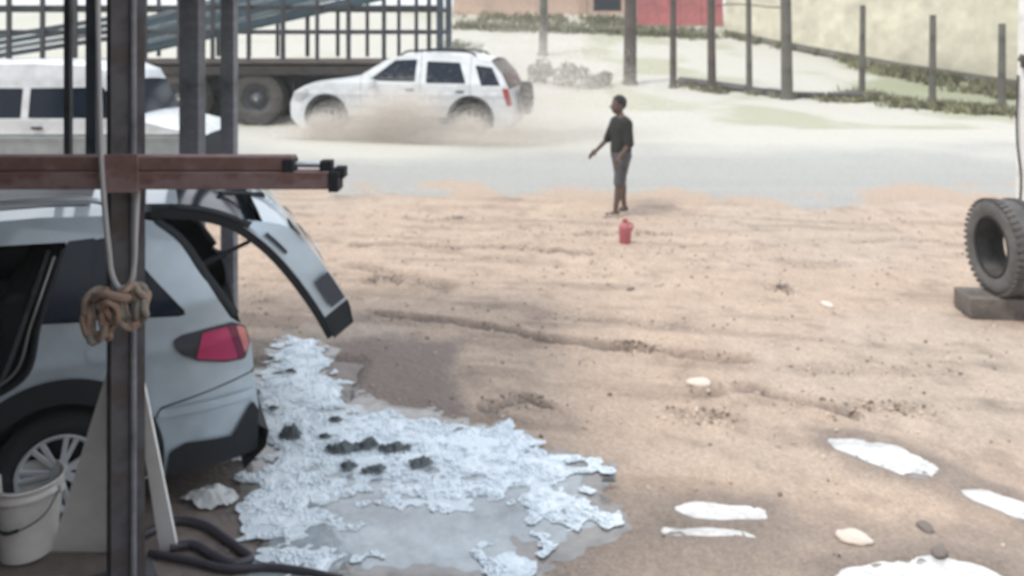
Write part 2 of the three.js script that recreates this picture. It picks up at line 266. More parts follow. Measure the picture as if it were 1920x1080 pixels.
{ // soapy water film and suds
  const n1 = (x, Z) => (fbm(x * 4, Z * 4 + 50, 4) - 0.5);
  const filmD = (x, Z) => polyD(filmPoly, x, Z) + n1(x, Z) * 0.34 + (fbm(x * 15, Z * 20, 3) - 0.5) * 0.12;
  const lie = (x, Z) => x > PADX - 0.2 || Z > PADZ - 0.2 ? groundH(x, Z) + 0.001 : 0.0035;
  const filmAt = (off, y, y0) => sheet(-2.5, 1.1, 3.3, 7.0, 0.02, 0.02, (x, Z) => filmD(x, Z) + off, (x, Z) => [x, lerp(y0 ?? Math.min(y, lie(x, Z)), y, sstep(-filmD(x, Z) - off, 0, 0.1)) + 0.001 * fbm(x * 2, Z * 5, 2), -Z]);
  const wetM = (c, rough) => new THREE.MeshPhysicalMaterial({ color: col(...c), roughness: rough, clearcoat: 0.8, clearcoatRoughness: 0.04, map: rep(blotch, 0.7), bumpMap: rep(grainBump, 0.5), bumpScale: 0.004, side: THREE.DoubleSide });
  tag(add('wet_mud', filmAt(-0.13, 0.003), wetM([0.30, 0.285, 0.27], 0.3)), 'wet grey mud around the soapy water', 'mud', null, 'structure');
  tag(add('soapy_water', filmAt(0.02, 0.0065, 0.0036), wetM([0.44, 0.50, 0.54], 0.14)), 'shallow pale soapy water spread over the washing bay', 'puddle', null, 'structure');
  tag(add('milky_water', filmAt(0.16, 0.0085, 0.0069), wetM([0.48, 0.55, 0.60], 0.14)), 'milky blue-grey middle of the soapy water', 'puddle', null, 'structure');
  const zone = [
    XZ([[556, 640], [580, 640], [600, 680], [640, 760], [560, 800], [505, 840], [488, 800], [510, 730]]),
    XZ([[500, 800], [620, 780], [760, 790], [830, 815], [930, 818], [1010, 842], [1108, 890], [1040, 905], [930, 898], [820, 890], [700, 905], [560, 900], [505, 900]]),
    XZ([[490, 905], [600, 900], [640, 930], [560, 960], [480, 960]]),
    XZ([[960, 945], [1110, 935], [1105, 965], [1000, 975]]), XZ([[930, 1040], [975, 1030], [985, 1090], [915, 1090]]), XZ([[478, 985], [560, 970], [640, 985], [560, 1000], [470, 1010]]), XZ([[500, 1040], [620, 1035], [700, 1050], [600, 1062]]), XZ([[700, 918], [850, 915], [930, 925], [800, 938]]),
  ];
  const holes = XZ([[548, 806], [545, 830], [556, 848]]), holes2 = XZ([[580, 856], [700, 852], [780, 846]]), holes3 = XZ([[640, 880], [720, 884], [800, 878]]), holes4 = XZ([[780, 805], [850, 812]]);
  const sd = (x, Z) => {
    let d = Math.min(...zone.map((p) => polyD(p, x, Z))) + n1(x, Z) * 0.32 + (fbm(x * 12, Z * 15, 4) - 0.5) * 0.36;
    for (const [l, w] of [[holes, 0.03], [holes2, 0.035], [holes3, 0.03], [holes4, 0.05]]) d = Math.max(d, w * (0.6 + 0.9 * vnoise(x * 9, Z * 9)) - lineD(l, x, Z));
    const spot = fbm(x * 16 + 3, Z * 22, 3); d = Math.max(d, (spot - 0.66) * 0.3);
    return d;
  };
  tag(add('thin_suds', sheet(-2.3, 1.0, 3.6, 6.9, 0.018, 0.018, (x, Z) => sd(x, Z) - 0.035 - 0.05 * fbm(x * 9, Z * 9, 2), (x, Z) => [x, 0.0102 + 0.003 * fbm(x * 20, Z * 20, 2), -Z]), mat([0.66, 0.725, 0.765], 0.45, { bumpMap: rep(grainBump, 3), bumpScale: 0.004 })), 'thin broken lather around the thick white suds', 'suds', null, 'stuff');
  const foam = sheet(-2.2, 0.9, 3.6, 6.9, 0.016, 0.016, sd, (x, Z) => { const e = sstep(-sd(x, Z), 0, 0.05); return [x, 0.0135 + e * (0.003 + 0.011 * fbm(x * 22, Z * 22 + 7, 4)), -Z]; });
  tag(add('soap_suds', foam, mat([0.76, 0.82, 0.855], 0.7, { bumpMap: rep(grainBump, 4), bumpScale: 0.003 })), 'white soap suds lying on the wet ground behind the wagon', 'suds', null, 'stuff');
  { const N = 16000, im = new THREE.InstancedMesh(new THREE.IcosahedronGeometry(1, 1), mat([0.74, 0.80, 0.84], 0.35), N), m4 = new THREE.Matrix4(), q = new THREE.Quaternion(); let k = 0, t = 0;
    while (k < N && t++ < 400000) { const x = rr(-2.2, 0.8), Z = rr(3.7, 6.8), d = sd(x, Z); if (d > 0.05 || rnd() < (d < 0 ? 0.35 : d / 0.05) || fbm(x * 7, Z * 9 + 4, 3) < 0.4) continue; const r = 0.002 + 0.007 * rnd() ** 3; m4.compose(new THREE.Vector3(x, (d < 0 ? 0.019 : 0.0125) + r * 0.3, -Z), q, new THREE.Vector3(r * 1.2, r * 0.8, r)); im.setMatrixAt(k++, m4); }
    im.count = k; im.name = 'soap_bubbles'; im.castShadow = im.receiveShadow = true; scene.add(im); tag(im, 'small soap bubbles scattered over the suds', 'bubbles', null, 'stuff'); }
  const deep = mat([0.07, 0.085, 0.09], 0.5);
  // sodden scraps of dark mud between the suds
  [[546, 826, 0.05, 0.06, 'upright dark clod of mud standing in the white suds'], [690, 846, 0.05, 0.035], [640, 850, 0.06, 0.03], [740, 852, 0.06, 0.03], [790, 880, 0.06, 0.025], [650, 884, 0.045, 0.025], [700, 893, 0.045, 0.02], [630, 797, 0.03, 0.02], [608, 828, 0.028, 0.02], [544, 706, 0.035, 0.02], [512, 776, 0.03, 0.02], [1145, 915, 0.028, 0.02, 'small dark clod on damp dirt past the suds']].forEach(([px, py, r, hh, lb]) => {
    const p = G(px, py), sd2 = (x, z) => Math.hypot(x / (r * 1.9), z / r) - 0.8 + 0.95 * (fbm(x * 24 + px, z * 30 + py, 3) - 0.5), gg = sheet(-r * 3, r * 3, -r * 2, r * 2, 0.005, 0.005, sd2, (x, z) => { const e = sstep(-sd2(x, z), 0, 0.6); return [x, 0.004 + e * hh * (0.5 + 0.9 * vnoise(x * 70, z * 70)), z]; });
    const o = add('mud_clod', gg, deep); o.position.set(p.x, 0.03, p.z);
    tag(o, lb ?? 'dark wet mud clod lying among the white suds', 'mud clod', lb ? null : 'mud clods among the suds');
  });
  const names = ['elongated white soapy puddle in the rutted dirt yard', 'white soapy puddle running out past the tyre side of the yard', 'white soapy puddle with a dark bank, above a thinner one', 'thin white soapy puddle just below a wider one', 'broad white soapy puddle on damp brown dirt'];
  puddlePolys.forEach((p, i) => {
    const bx = p.map((q) => q[0]), bz = p.map((q) => q[1]);
    const g = sheet(Math.min(...bx) - 0.15, Math.max(...bx) + 0.15, Math.min(...bz) - 0.15, Math.max(...bz) + 0.15, 0.012, 0.012, (x, Z) => polyD(p, x, Z) - 0.035 + n1(x * 2, Z * 2) * 0.16 + (fbm(x * 20, Z * 28, 4) - 0.5) * 0.2, (x, Z) => [x, -0.006 + 0.004 * fbm(x * 9, Z * 9, 2), -Z]);
    const rim = sheet(Math.min(...bx) - 0.3, Math.max(...bx) + 0.3, Math.min(...bz) - 0.3, Math.max(...bz) + 0.3, 0.014, 0.014, (x, Z) => polyD(p, x, Z) - 0.075 + n1(x * 2, Z * 2) * 0.14 + (fbm(x * 20, Z * 24, 3) - 0.5) * 0.1, (x, Z) => [x, -0.0105 + 0.004 * fbm(x * 9, Z * 9, 2), -Z]);
    tag(add('puddle_water', rim, wetM([0.36, 0.35, 0.33], 0.12)), 'clear muddy water around ' + names[i].replace('white soapy puddle', 'white lather'), 'puddle', null, 'structure');
    tag(add('soapy_puddle', g, new THREE.MeshPhysicalMaterial({ color: col(0.74, 0.75, 0.745), roughness: 0.3, clearcoat: 1, clearcoatRoughness: 0.05, map: rep(blotch, 2), bumpMap: rep(grainBump, 1), bumpScale: 0.004, side: THREE.DoubleSide })), names[i], 'puddle', null, 'structure');
  });
}

// ---------------------------------------------------------------- buildings and walls behind
{
  const Zp = 45, s = FPX / Zp, X = (px) => (px - 960) / s, base = smoothRise(Zp) - 0.3;
  const b = thing('peach_house', 'long peach rendered house front behind the road with a dark window', 'house', [X(1030), base, -Zp - 2]);
  const wl = X(850) - X(1030), wr = X(1200) - X(1030), pm = mat([0.58, 0.42, 0.33], 0.9, { map: rep(scratch, 0.35) });
  const wx0 = X(1112) - X(1030), wx1 = X(1165) - X(1030), Hh = 4.6, w0 = 0.45, w1 = 2.0;
  add('wall', [box(wx0 - wl, Hh, 0.25, (wl + wx0) / 2, Hh / 2, 2), box(wr - wx1, Hh, 0.25, (wx1 + wr) / 2, Hh / 2, 2), box(wx1 - wx0, w0, 0.25, (wx0 + wx1) / 2, w0 / 2, 2), box(wx1 - wx0, Hh - w1, 0.25, (wx0 + wx1) / 2, (Hh + w1) / 2, 2), box(0.25, Hh, 4, wl + 0.125, Hh / 2, -0.13), box(0.25, Hh, 4, wr - 0.125, Hh / 2, -0.13), box(wr - wl - 0.5, Hh, 0.2, (wl + wr) / 2, Hh / 2, -2)], pm, b);
  const win = add('window', [box(wx1 - wx0, 0.08, 0.1, (wx0 + wx1) / 2, w0 + 0.04, 1.95), box(wx1 - wx0, 0.08, 0.1, (wx0 + wx1) / 2, w1 - 0.04, 1.95), box(0.08, w1 - w0 - 0.16, 0.1, wx0 + 0.04, (w0 + w1) / 2, 1.95), box(0.08, w1 - w0 - 0.16, 0.1, wx1 - 0.04, (w0 + w1) / 2, 1.95)], M.wood, b);
  add('pane', box(wx1 - wx0 - 0.16, w1 - w0 - 0.16, 0.02, (wx0 + wx1) / 2, (w0 + w1) / 2, 1.94), M.tint, win);
  add('roof', [bar([(wl + wr) / 2, Hh + 0.05, 2.5], [(wl + wr) / 2, Hh + 0.75, -2.5], wr - wl + 0.6, 0.12)], mat([0.25, 0.13, 0.09], 0.9), b);
  add('pilaster', box(0.35, Hh - 0.1, 0.12, X(1092) - X(1030), Hh / 2, 2.18), mat([0.42, 0.29, 0.22], 0.9), b);
}
{
  const Zr = 41.3, s = FPX / Zr, X = (px) => (px - 960) / s, base = smoothRise(Zr) - 0.15, g = thing('red_wall', 'salmon red painted panel wall at the far side of the road', 'wall', [X(1275), base, -Zr]);
  const w = X(1356) - X(1195), n = 4; for (let i = 0; i < n; i++) add('panel', box(w / n - 0.025, 3.6, 0.14, -w / 2 + (i + 0.5) * w / n, 1.8, 0, 0.015), mat([0.54 + 0.02 * (i % 2), 0.17, 0.175], 0.8, { map: rep(blotch, 0.5) }), g);
  add('coping', box(w + 0.1, 0.12, 0.24, 0, 3.66, 0, 0.02), mat([0.36, 0.09, 0.10], 0.8), g);
  add('plinth', box(w + 0.04, 0.3, 0.2, 0, 0.08, 0, 0.02), mat([0.45, 0.32, 0.24], 0.9, { map: rep(blotch, 0.6) }), g);
}
{ // long cream wall running towards the yard, in bays
  const a = G(1362, 66), b = G(1470, 88), c = G(1700, 132), d = G(1990, 178), e = G(2300, 225), pts = [a, b, c, d, e], g = thing('cream_wall', 'long pale cream rendered wall running along the far verge', 'wall', [b.x, 0, b.z]);
  const cm = mat([0.76, 0.74, 0.60], 0.95, { map: rep(blotch, 0.11), bumpMap: rep(grainBump, 0.8), bumpScale: 0.01 });
  pts.slice(1).forEach((q, i) => { const p = pts[i], n = Math.max(1, Math.round(p.distanceTo(q) / 3.2)); for (let k = 0; k < n; k++) {
    const u = p.clone().lerp(q, k / n).sub(g.position), v = p.clone().lerp(q, (k + 1) / n).sub(g.position), L = Math.hypot(v.x - u.x, v.z - u.z), y0 = -0.6;
    const w = new THREE.BoxGeometry(L - 0.006, 5.4, 0.2).rotateY(-Math.atan2(v.z - u.z, v.x - u.x)).translate((u.x + v.x) / 2, y0 + 2.7, (u.z + v.z) / 2);
    add('wall_bay', w, cm, g);
    const f = bar([u.x, u.y + 0.08, u.z], [v.x, v.y + 0.08, v.z], 0.34, 0.3); add('footing', f, M.greyWood, g);
  } });
}
{ // low kerbs
  const kerb = (pts, w, h, label, m, name) => { const g = thing(name, label, 'kerb', G(...pts[0]).toArray()); for (let i = 1; i < pts.length; i++) { const a = G(...pts[i - 1]).sub(g.position), b = G(...pts[i]).sub(g.position), n = Math.max(1, Math.round(a.distanceTo(b) / 1.1)); for (let k = 0; k < n; k++) { const p = a.clone().lerp(b, (k + 0.03) / n), q = a.clone().lerp(b, (k + 0.97) / n); const o = add('kerbstone', bar([p.x, p.y + h / 2 - 0.05, p.z], [q.x, q.y + h / 2 - 0.05, q.z], w, h + rr(-0.03, 0.03), 0.02), m, g); } } };
  kerb([[1270, 156], [1400, 172], [1480, 184], [1620, 186]], 0.22, 0.24, 'low dark kerb at the foot of the thin fence posts', mat([0.13, 0.125, 0.13], 0.95, { map: rep(blotch, 0.8) }), 'fence_kerb');
  kerb([[860, 52], [1000, 58], [1180, 64], [1330, 72]], 0.3, 0.34, 'low mossy kerb at the top of the pale bank before the peach house', mat([0.16, 0.17, 0.11], 0.95, { map: rep(blotch, 0.8) }), 'bank_kerb');
}

// ---------------------------------------------------------------- fence poles beyond the road
function pole(px, yb, yt, wpx, m, label, group, square = false) {
  const p = G(px, yb), Z = -p.z, s = FPX / Z, top = EYE - (yt - ROW) / s, r = wpx / s / 2, g = thing('fence_pole', label, 'pole', [p.x, p.y - 0.15, p.z], 0, group), L = top - p.y + 0.15;
  const lean = rr(-0.02, 0.02) * L;
  add('shaft', square ? bar([0, 0, 0], [lean, L, 0], r * 2, r * 2, 0.01) : rod([0, 0, 0], [lean, L, 0], r * 1.1, r * 0.92, 12), m, g);
  add('collar', rod([0, 0.1, 0], [0, 0.26, 0], r * 1.5, r * 1.35, 12), M.greyWood, g);
  return g;
}
const poleDefs = [
  [1018, 104, -70, 15, M.greyWood, 'grey timber pole beside the low grey-green bushes'], [1181, 158, -90, 23, M.wood, 'thick dark timber pole before the edge of the red wall'],
  [1262, 164, -40, 12, M.wood, 'thin fence pole in front of the middle of the red wall'], [1335, 166, -40, 15, M.wood, 'fence pole in front of the end of the red wall'], [1405, 172, -10, 11, M.greyWood, 'thin pale fence pole at the start of the cream wall'],
  [1476, 186, -80, 20, M.greyWood, 'thick olive grey timber pole in front of the cream wall'], [1616, 182, 10, 11, M.greyWood, 'thin fence pole, next after the thick olive pole'], [1748, 190, 28, 12, M.greyWood, 'thin fence pole halfway along the cream wall'], [1878, 200, 44, 13, M.greyWood, 'thin fence pole in the grass farthest along the cream wall'],
];
const poles = poleDefs.map((d) => pole(...d, 'poles of the roadside fence'));
{ // wires
  const P = (px, py, yb) => { const p = G(px, yb); return at(px, py, -p.z); };
  tag(add('fence_wire', tube([P(1335, 12, 166), P(1370, 8, 169), P(1405, 9, 172), P(1440, 13, 178), P(1476, 14, 186)], 0.022, 30, 6), M.wood), 'sagging dark rail between the poles beside the red wall', 'wire');
}
{ // sign-like lamp on a white painted post at the edge, standing behind the tyre
  const b = G(1921, 470), Z = -b.z, s = FPX / Z, g = thing('white_post', 'white painted post with a dark bracket, standing behind the big tyre', 'post', b.toArray());
  const H2 = (470 + 60) / s; add('shaft', rod([0, 0, 0], [0.03, H2, 0], 16 / s, 13 / s, 16), M.board, g);
  add('bracket', [bar([0.02, (470 - 118) / s, 0.1], [-22 / s, (470 - 108) / s, 0.14], 0.09, 0.07, 0.015), box(0.13, 0.14, 0.12, -0.02, (470 - 116) / s, 0.1, 0.02)], M.wood, g);
  add('cable', tube([[-0.09, H2 * 0.62, 0.02], [-0.12, H2 * 0.4, 0.05], [-0.08, H2 * 0.25, 0.06], [-0.11, H2 * 0.1, 0.05]], 0.012, 30, 6), M.steelDark, g);
}

// ---------------------------------------------------------------- wheels and cars
function tyreGeo(R, r, w, seg = 48) {                   // axis along z, centred
  const h = w / 2, p = [[r, -h * 0.8], [r + (R - r) * 0.3, -h], [r + (R - r) * 0.75, -h * 0.97], [R * 0.985, -h * 0.78], [R, -h * 0.55], [R, -h * 0.2], [R * 0.985, -h * 0.17], [R * 0.985, -h * 0.1], [R, -h * 0.07], [R, h * 0.07], [R * 0.985, h * 0.1], [R * 0.985, h * 0.17], [R, h * 0.2], [R, h * 0.55], [R * 0.985, h * 0.78], [r + (R - r) * 0.75, h * 0.97], [r + (R - r) * 0.3, h], [r, h * 0.8], [r * 0.97, 0], [r, -h * 0.8]];
  return new THREE.LatheGeometry(p.map(([a, b]) => new THREE.Vector2(a, b)), seg).rotateX(Math.PI / 2);
}
function wheel(parent, x, y, z, R, r, w, spokes, rimM, tyreM, face = 1) {
  const g = sub('wheel', parent); g.position.set(x, y, z); g.scale.z = face;
  add('tyre', tyreGeo(R, r, w), tyreM, g);
  const lip = new THREE.LatheGeometry([[r * 0.86, w * 0.34], [r * 0.95, w * 0.43], [r, w * 0.44], [r, w * 0.36], [r * 0.9, w * 0.1], [r * 0.9, -w * 0.4], [r * 0.86, -w * 0.4], [r * 0.86, w * 0.34]].map(([a, b]) => new THREE.Vector2(a, b)), 40).rotateX(Math.PI / 2);
  const parts = [lip, new THREE.CylinderGeometry(r * 0.22, r * 0.26, w * 0.14, 20).rotateX(Math.PI / 2).translate(0, 0, w * 0.33)];
  for (let k = 0; k < spokes; k++) { const a = k / spokes * Math.PI * 2 + 0.35; for (const o of [-0.09, 0.09]) parts.push(bar([Math.cos(a + o) * r * 0.18, Math.sin(a + o) * r * 0.18, w * 0.33], [Math.cos(a + o * 1.5) * r * 0.92, Math.sin(a + o * 1.5) * r * 0.92, w * 0.36], r * 0.13, w * 0.09, 0.004)); }
  add('rim', parts, rimM, g);
  add('brake_disc', new THREE.CylinderGeometry(r * 0.8, r * 0.8, w * 0.08, 24).rotateX(Math.PI / 2).translate(0, 0, -w * 0.05), M.trim, g);
  return g;
}
function resample(pts, step) { const o = []; for (let i = 0; i < pts.length - 1; i++) { const a = pts[i], b = pts[i + 1], n = Math.max(1, Math.ceil(Math.hypot(b[0] - a[0], b[1] - a[1]) / step)); for (let k = 0; k < n; k++) o.push([lerp(a[0], b[0], k / n), lerp(a[1], b[1], k / n)]); } o.push(pts.at(-1)); return o; }
const curve2 = (pts, n) => new THREE.SplineCurve(pts.map((p) => new THREE.Vector2(...p))).getPoints(n).map((p) => [p.x, p.y]);
// body in local space: x rearwards, y up, near side at z = 0 and far side at z = -W
function carShell(g, c) {
  const us = c.outline.map((p) => p[0]), u0 = Math.min(...us), u1 = Math.max(...us), v0 = Math.min(...c.outline.map((p) => p[1])), v1 = Math.max(...c.outline.map((p) => p[1]));
  const inset = (u, v) => c.tumble * Math.max(0, v - c.belt) + 0.05 * Math.max(0, (c.belt * 0.62 - v) / (c.belt * 0.62)) ** 2 + (u > u1 - 0.4 ? c.tail * ((u - u1 + 0.4) / 0.4) ** 2 : 0) + (u < u0 + 0.55 ? c.nose * ((u0 + 0.55 - u) / 0.55) ** 2 : 0) - 0.012 * Math.exp(-(((v - c.belt * 0.8) / 0.05) ** 2));
  const arches = (u, v) => Math.max(...c.arches.map(([a, b, r]) => r - Math.hypot(u - a, v - b)));
  const wins = (u, v, k = 0) => Math.max(-9, ...c.windows.map((w) => -polyD(w, u, v) - k));
  const side = (name, region, m, parent, depth = 0, far = false, du = 0.022) => add(name, sheet(u0, u1, v0, v1, du, du, region, (u, v) => { const z = -inset(u, v) - depth; return [u, v, far ? -c.W - z : z]; }), m, parent);
  for (const far of [false, true]) {
    for (const p of c.panels) {
      const o = side(p.name, (u, v) => Math.max(polyD(c.outline, u, v), arches(u, v), wins(u, v), p.poly ? polyD(p.poly, u, v) : Math.max(p.u0 + 0.004 - u, u - p.u1 + 0.004)), p.m ?? c.paint, g, 0, far);
      if (p.handle) add('handle', box(0.17, 0.03, 0.03, p.handle[0], p.handle[1], far ? -c.W + inset(...p.handle) - 0.012 : -inset(...p.handle) + 0.012, 0.01), p.hm ?? c.paint, o);
    }
    side('inner_lining', (u, v) => Math.max(polyD(c.outline, u, v) + 0.012, arches(u, v) + 0.005, wins(u, v, 0.02), c.open ? -polyD(c.open, u, v) : -9), M.trim, g, 0.035, far, 0.045);
    c.windows.forEach((w, i) => { if (far || !(c.noGlass ?? []).includes(i)) side('window', (u, v) => polyD(w, u, v) - 0.006, M.tint, g, 0.012, far); });
    for (const [a, b, r, flare] of c.arches) {
      if (flare) side('arch_cladding', (u, v) => Math.max(Math.abs(Math.hypot(u - a, v - b) - r - flare / 2) - flare / 2, (c.sill ?? 0.2) - v), M.plastic, g, -0.014, far, 0.014);
      add('wheel_well', new THREE.CylinderGeometry(r, r, 0.34, 28, 1, true).rotateX(Math.PI / 2).translate(a, b, far ? -c.W + 0.24 : -0.24), M.liner, g);
      add('wheel_well', new THREE.CircleGeometry(r, 28).translate(a, b, far ? -c.W + 0.41 : -0.41), M.liner, g);
    }
  }
  for (const [name, pts, m, crown = 0.03, lift = 0] of c.skins) {
    const q = resample(pts, 0.05), A = q.map(([u, v]) => [u, v + lift, -inset(u, v)]), B = q.map(([u, v]) => [u, v + lift, -c.W + inset(u, v)]);
    add(name, ruled(A, B, 14, crown), m, g);
  }
  add('floor_pan', box(u1 - u0 - 0.5, 0.12, c.W - 0.3, (u0 + u1) / 2, c.floor, -c.W / 2), M.trim, g);
  return { inset, side };
}

// --- silver wagon with its tailgate up
{
  const g = thing('silver_wagon', 'silver station wagon in the washing bay with its tailgate raised', 'car', [-2.3, 0, -4.054], 24.37 * Math.PI / 180), W = 1.76, fr = -3.45;
  const outline = [[fr, 0.32], [fr - 0.02, 0.62], [fr + 0.12, 0.82], [-2.35, 1.02], [-1.75, 1.4], [-1.45, 1.545], [-0.7, 1.60], [-0.1, 1.60], [0.3, 1.575], [0.44, 1.535], [0.56, 1.43], [0.7, 1.215], [0.83, 0.99], [0.9, 0.93], [0.945, 0.82], [0.955, 0.70], [0.965, 0.6], [0.985, 0.46], [0.985, 0.33], [0.9, 0.2], [-3.2, 0.2]];
  const rearWin = [[-0.06, 1.115], [0.05, 1.45], [0.2, 1.475], [0.32, 1.40], [0.45, 1.24], [0.61, 1.055], [0.57, 1.045], [0.2, 1.08]];
  const rearDoor = [[-1.02, 1.12], [-0.95, 1.46], [-0.5, 1.49], [0.03, 1.47], [-0.075, 1.10], [-0.125, 0.86], [-0.32, 0.72], [-0.48, 0.45], [-0.5, 0.3], [-0.98, 0.3]];
  const frontWin = [[-1.98, 1.1], [-1.55, 1.42], [-1.1, 1.47], [-1.1, 1.12]];
  const c = { W, outline, belt: 1.1, tumble: 0.36, tail: 0.09, nose: 0.25, arches: [[0, 0.315, 0.37, 0.125], [-2.68, 0.315, 0.37, 0.1]], windows: [rearWin, rearDoor, frontWin], noGlass: [1], open: rearDoor, sill: 0.22, paint: M.silver, floor: 0.3,
    panels: [{ name: 'rear_quarter_panel', poly: [[-1.056, 0], [-1.056, 2], [1.2, 2], [1.2, 0.708], [0.47, 0.574], [0.44, 0.5], [0.44, 0]] }, { name: 'bumper_corner', poly: [[1.2, 0.70], [0.476, 0.566], [0.447, 0.5], [0.447, 0], [1.2, 0]] }, { name: 'front_door', u0: -2.15, u1: -1.06, handle: [-1.22, 0.95] }, { name: 'front_fender', u0: -4, u1: -2.15 }],
    skins: [['hood', [[fr - 0.02, 0.62], [fr + 0.12, 0.82], [-2.35, 1.02]], M.silver, 0.05], ['windscreen', [[-2.34, 1.02], [-1.75, 1.4], [-1.46, 1.54]], M.tint, 0.03], ['roof', [[-1.45, 1.545], [-0.7, 1.6], [-0.1, 1.6], [0.3, 1.575], [0.4, 1.55]], M.silver, 0.035], ['rear_bumper', [[0.955, 0.70], [0.965, 0.6], [0.985, 0.46], [0.985, 0.33], [0.9, 0.2]], M.silver, 0], ['front_bumper', [[fr + 0.25, 0.22], [fr, 0.32], [fr - 0.02, 0.62]], M.silver, 0], ['loading_sill', [[0.72, 0.62], [0.955, 0.70]], M.plastic, 0]] };
  const { inset, side } = carShell(g, c);
  side('pillar_trim', (u, v) => polyD([[-0.085, 1.10], [0.03, 1.475], [0.16, 1.478], [0.14, 1.08]], u, v), M.tint, g, -0.003, false, 0.015);
  // panoramic glass and rails on the roof
  const q = resample([[-1.15, 1.582], [-0.7, 1.6], [-0.1, 1.6], [0.12, 1.588]], 0.06); add('roof_glass', ruled(q.map(([u, v]) => [u, v + 0.021, -0.38]), q.map(([u, v]) => [u, v + 0.021, -W + 0.38]), 10, 0.02), mat([0.01, 0.016, 0.03], 0.45), g);
  for (const z of [-0.27, -W + 0.27]) add('roof_rail', [tube([[-1.3, 1.585, z], [-1.2, 1.65, z], [-0.5, 1.675, z], [0.15, 1.65, z], [0.28, 1.58, z]], 0.016, 40, 8)], M.chrome, g);
  // open doorway: jamb strips, seat and belt
  const jamb = (pts, m, r, z) => add('door_seal', tube(pts.map(([u, v]) => [u, v, -inset(u, v) + z]), r, 40, 6), m, g);
  jamb([[0.01, 1.44], [-0.085, 1.10], [-0.14, 0.86], [-0.33, 0.73], [-0.47, 0.5]], M.plastic, 0.014, 0.0);
  jamb([[-0.03, 1.40], [-0.12, 1.10], [-0.19, 0.87], [-0.36, 0.76]], M.chrome, 0.007, -0.03);
  add('rear_seat', [box(0.5, 0.2, W - 0.5, -0.55, 0.52, -W / 2, 0.06), box(0.16, 0.72, W - 0.5, -0.22, 0.84, -W / 2, 0.06)], M.trim, g);
  add('front_seat', [box(0.5, 0.2, 0.5, -1.5, 0.55, -0.48, 0.06), box(0.16, 0.8, 0.5, -1.2, 0.95, -0.48, 0.06), box(0.5, 0.2, 0.5, -1.5, 0.55, -W + 0.48, 0.06), box(0.16, 0.8, 0.5, -1.2, 0.95, -W + 0.48, 0.06)], M.trim, g);
  add('seat_belt', tube([[-0.06, 1.42, -0.2], [-0.16, 1.1, -0.2], [-0.24, 0.85, -0.2], [-0.32, 0.66, -0.2]], 0.012, 20, 5), M.postGrey, g);
  add('cargo_lining', [box(0.06, 0.5, W - 0.4, -0.1, 0.85, -W / 2), box(0.95, 0.04, W - 0.36, 0.4, 0.62, -W / 2)], M.trim, g);
  // tail lamps
  const lamp = [[0.535, 0.925], [0.58, 0.948], [0.72, 0.962], [0.84, 0.968], [0.91, 0.93], [0.937, 0.83], [0.91, 0.745], [0.8, 0.755], [0.66, 0.795], [0.585, 0.84], [0.545, 0.885]];
  for (const far of [false, true]) {
    const base = side('tail_lamp', (u, v) => polyD(lamp, u, v), mat([0.045, 0.05, 0.06], 0.2), g, -0.012, far, 0.012);
    const lens = mat([0.42, 0.035, 0.115], 0.18), edge = mat([0.62, 0.22, 0.2], 0.2), dark = mat([0.16, 0.02, 0.06], 0.2);
    const put = (name, f, m, lift) => { const o = side(name, f, m, base, -lift, far, 0.011); };
    put('red_lens', (u, v) => Math.max(polyD(lamp, u, v) + 0.014, 0.66 + (v - 0.85) * 0.25 - u, u - 0.845 + (v - 0.85) * 0.3), lens, 0.022);
    put('dark_lens', (u, v) => Math.max(polyD(lamp, u, v) + 0.012, 0.848 - (v - 0.85) * 0.3 - u, u - 0.885 + (v - 0.85) * 0.3), dark, 0.02);
    put('clear_lens', (u, v) => Math.max(polyD(lamp, u, v) + 0.006, 0.888 - (v - 0.85) * 0.3 - u), edge, 0.02);
    side('fuel_flap', (u, v) => Math.hypot(u - 0.2, v - 0.93) - 0.075, M.silver, g, -0.004, far, 0.01);
    // bumper line, dark lower bumper, reflector
    side('bumper_ledge', (u, v) => Math.max(Math.abs(v - 0.545) - 0.022, 0.47 - u, u - 0.965), M.silver, g, -0.02, far, 0.015);
    side('lower_bumper', (u, v) => polyD([[0.5, 0.2], [0.52, 0.33], [0.6, 0.365], [0.84, 0.335], [0.95, 0.5], [0.99, 0.42], [1.02, 0.24], [0.9, 0.14], [0.6, 0.14]], u, v), M.plastic, g, -0.016, far, 0.015);
    // jamb of the tailgate opening
    add('opening_seal', tube([[0.45, 1.52], [0.57, 1.415], [0.71, 1.2], [0.85, 0.985]].map(([u, v]) => [u, v, far ? -W + inset(u, v) + 0.035 : -inset(u, v) - 0.035]), 0.035, 30, 8), M.plastic, g);
  }
  add('valance', ruled([[0.9, 0.14, -0.02], [1.02, 0.22, -0.06], [1.04, 0.3, -0.08], [0.97, 0.36, -0.08]], [[0.9, 0.14, -W + 0.02], [1.02, 0.22, -W + 0.06], [1.04, 0.3, -W + 0.08], [0.97, 0.36, -W + 0.08]], 6), M.plastic, g);
  for (const [u, f] of [[0, 1], [-2.68, 1]]) { wheel(g, u, 0.307, -0.13, 0.307, 0.2, 0.21, 7, M.alloy, M.rubber, 1); wheel(g, u, 0.307, -W + 0.13, 0.307, 0.2, 0.21, 7, M.alloy, M.rubber, -1); }
  // tailgate, hinged at the roof
  const prof = curve2([[0.40, 1.585], [0.55, 1.57], [0.70, 1.54], [0.86, 1.475], [1.00, 1.365], [1.12, 1.235], [1.24, 1.07], [1.345, 0.90], [1.43, 0.735]], 60), zi = (t) => 0.17 + 0.02 * t, tg = sub('tailgate', g);
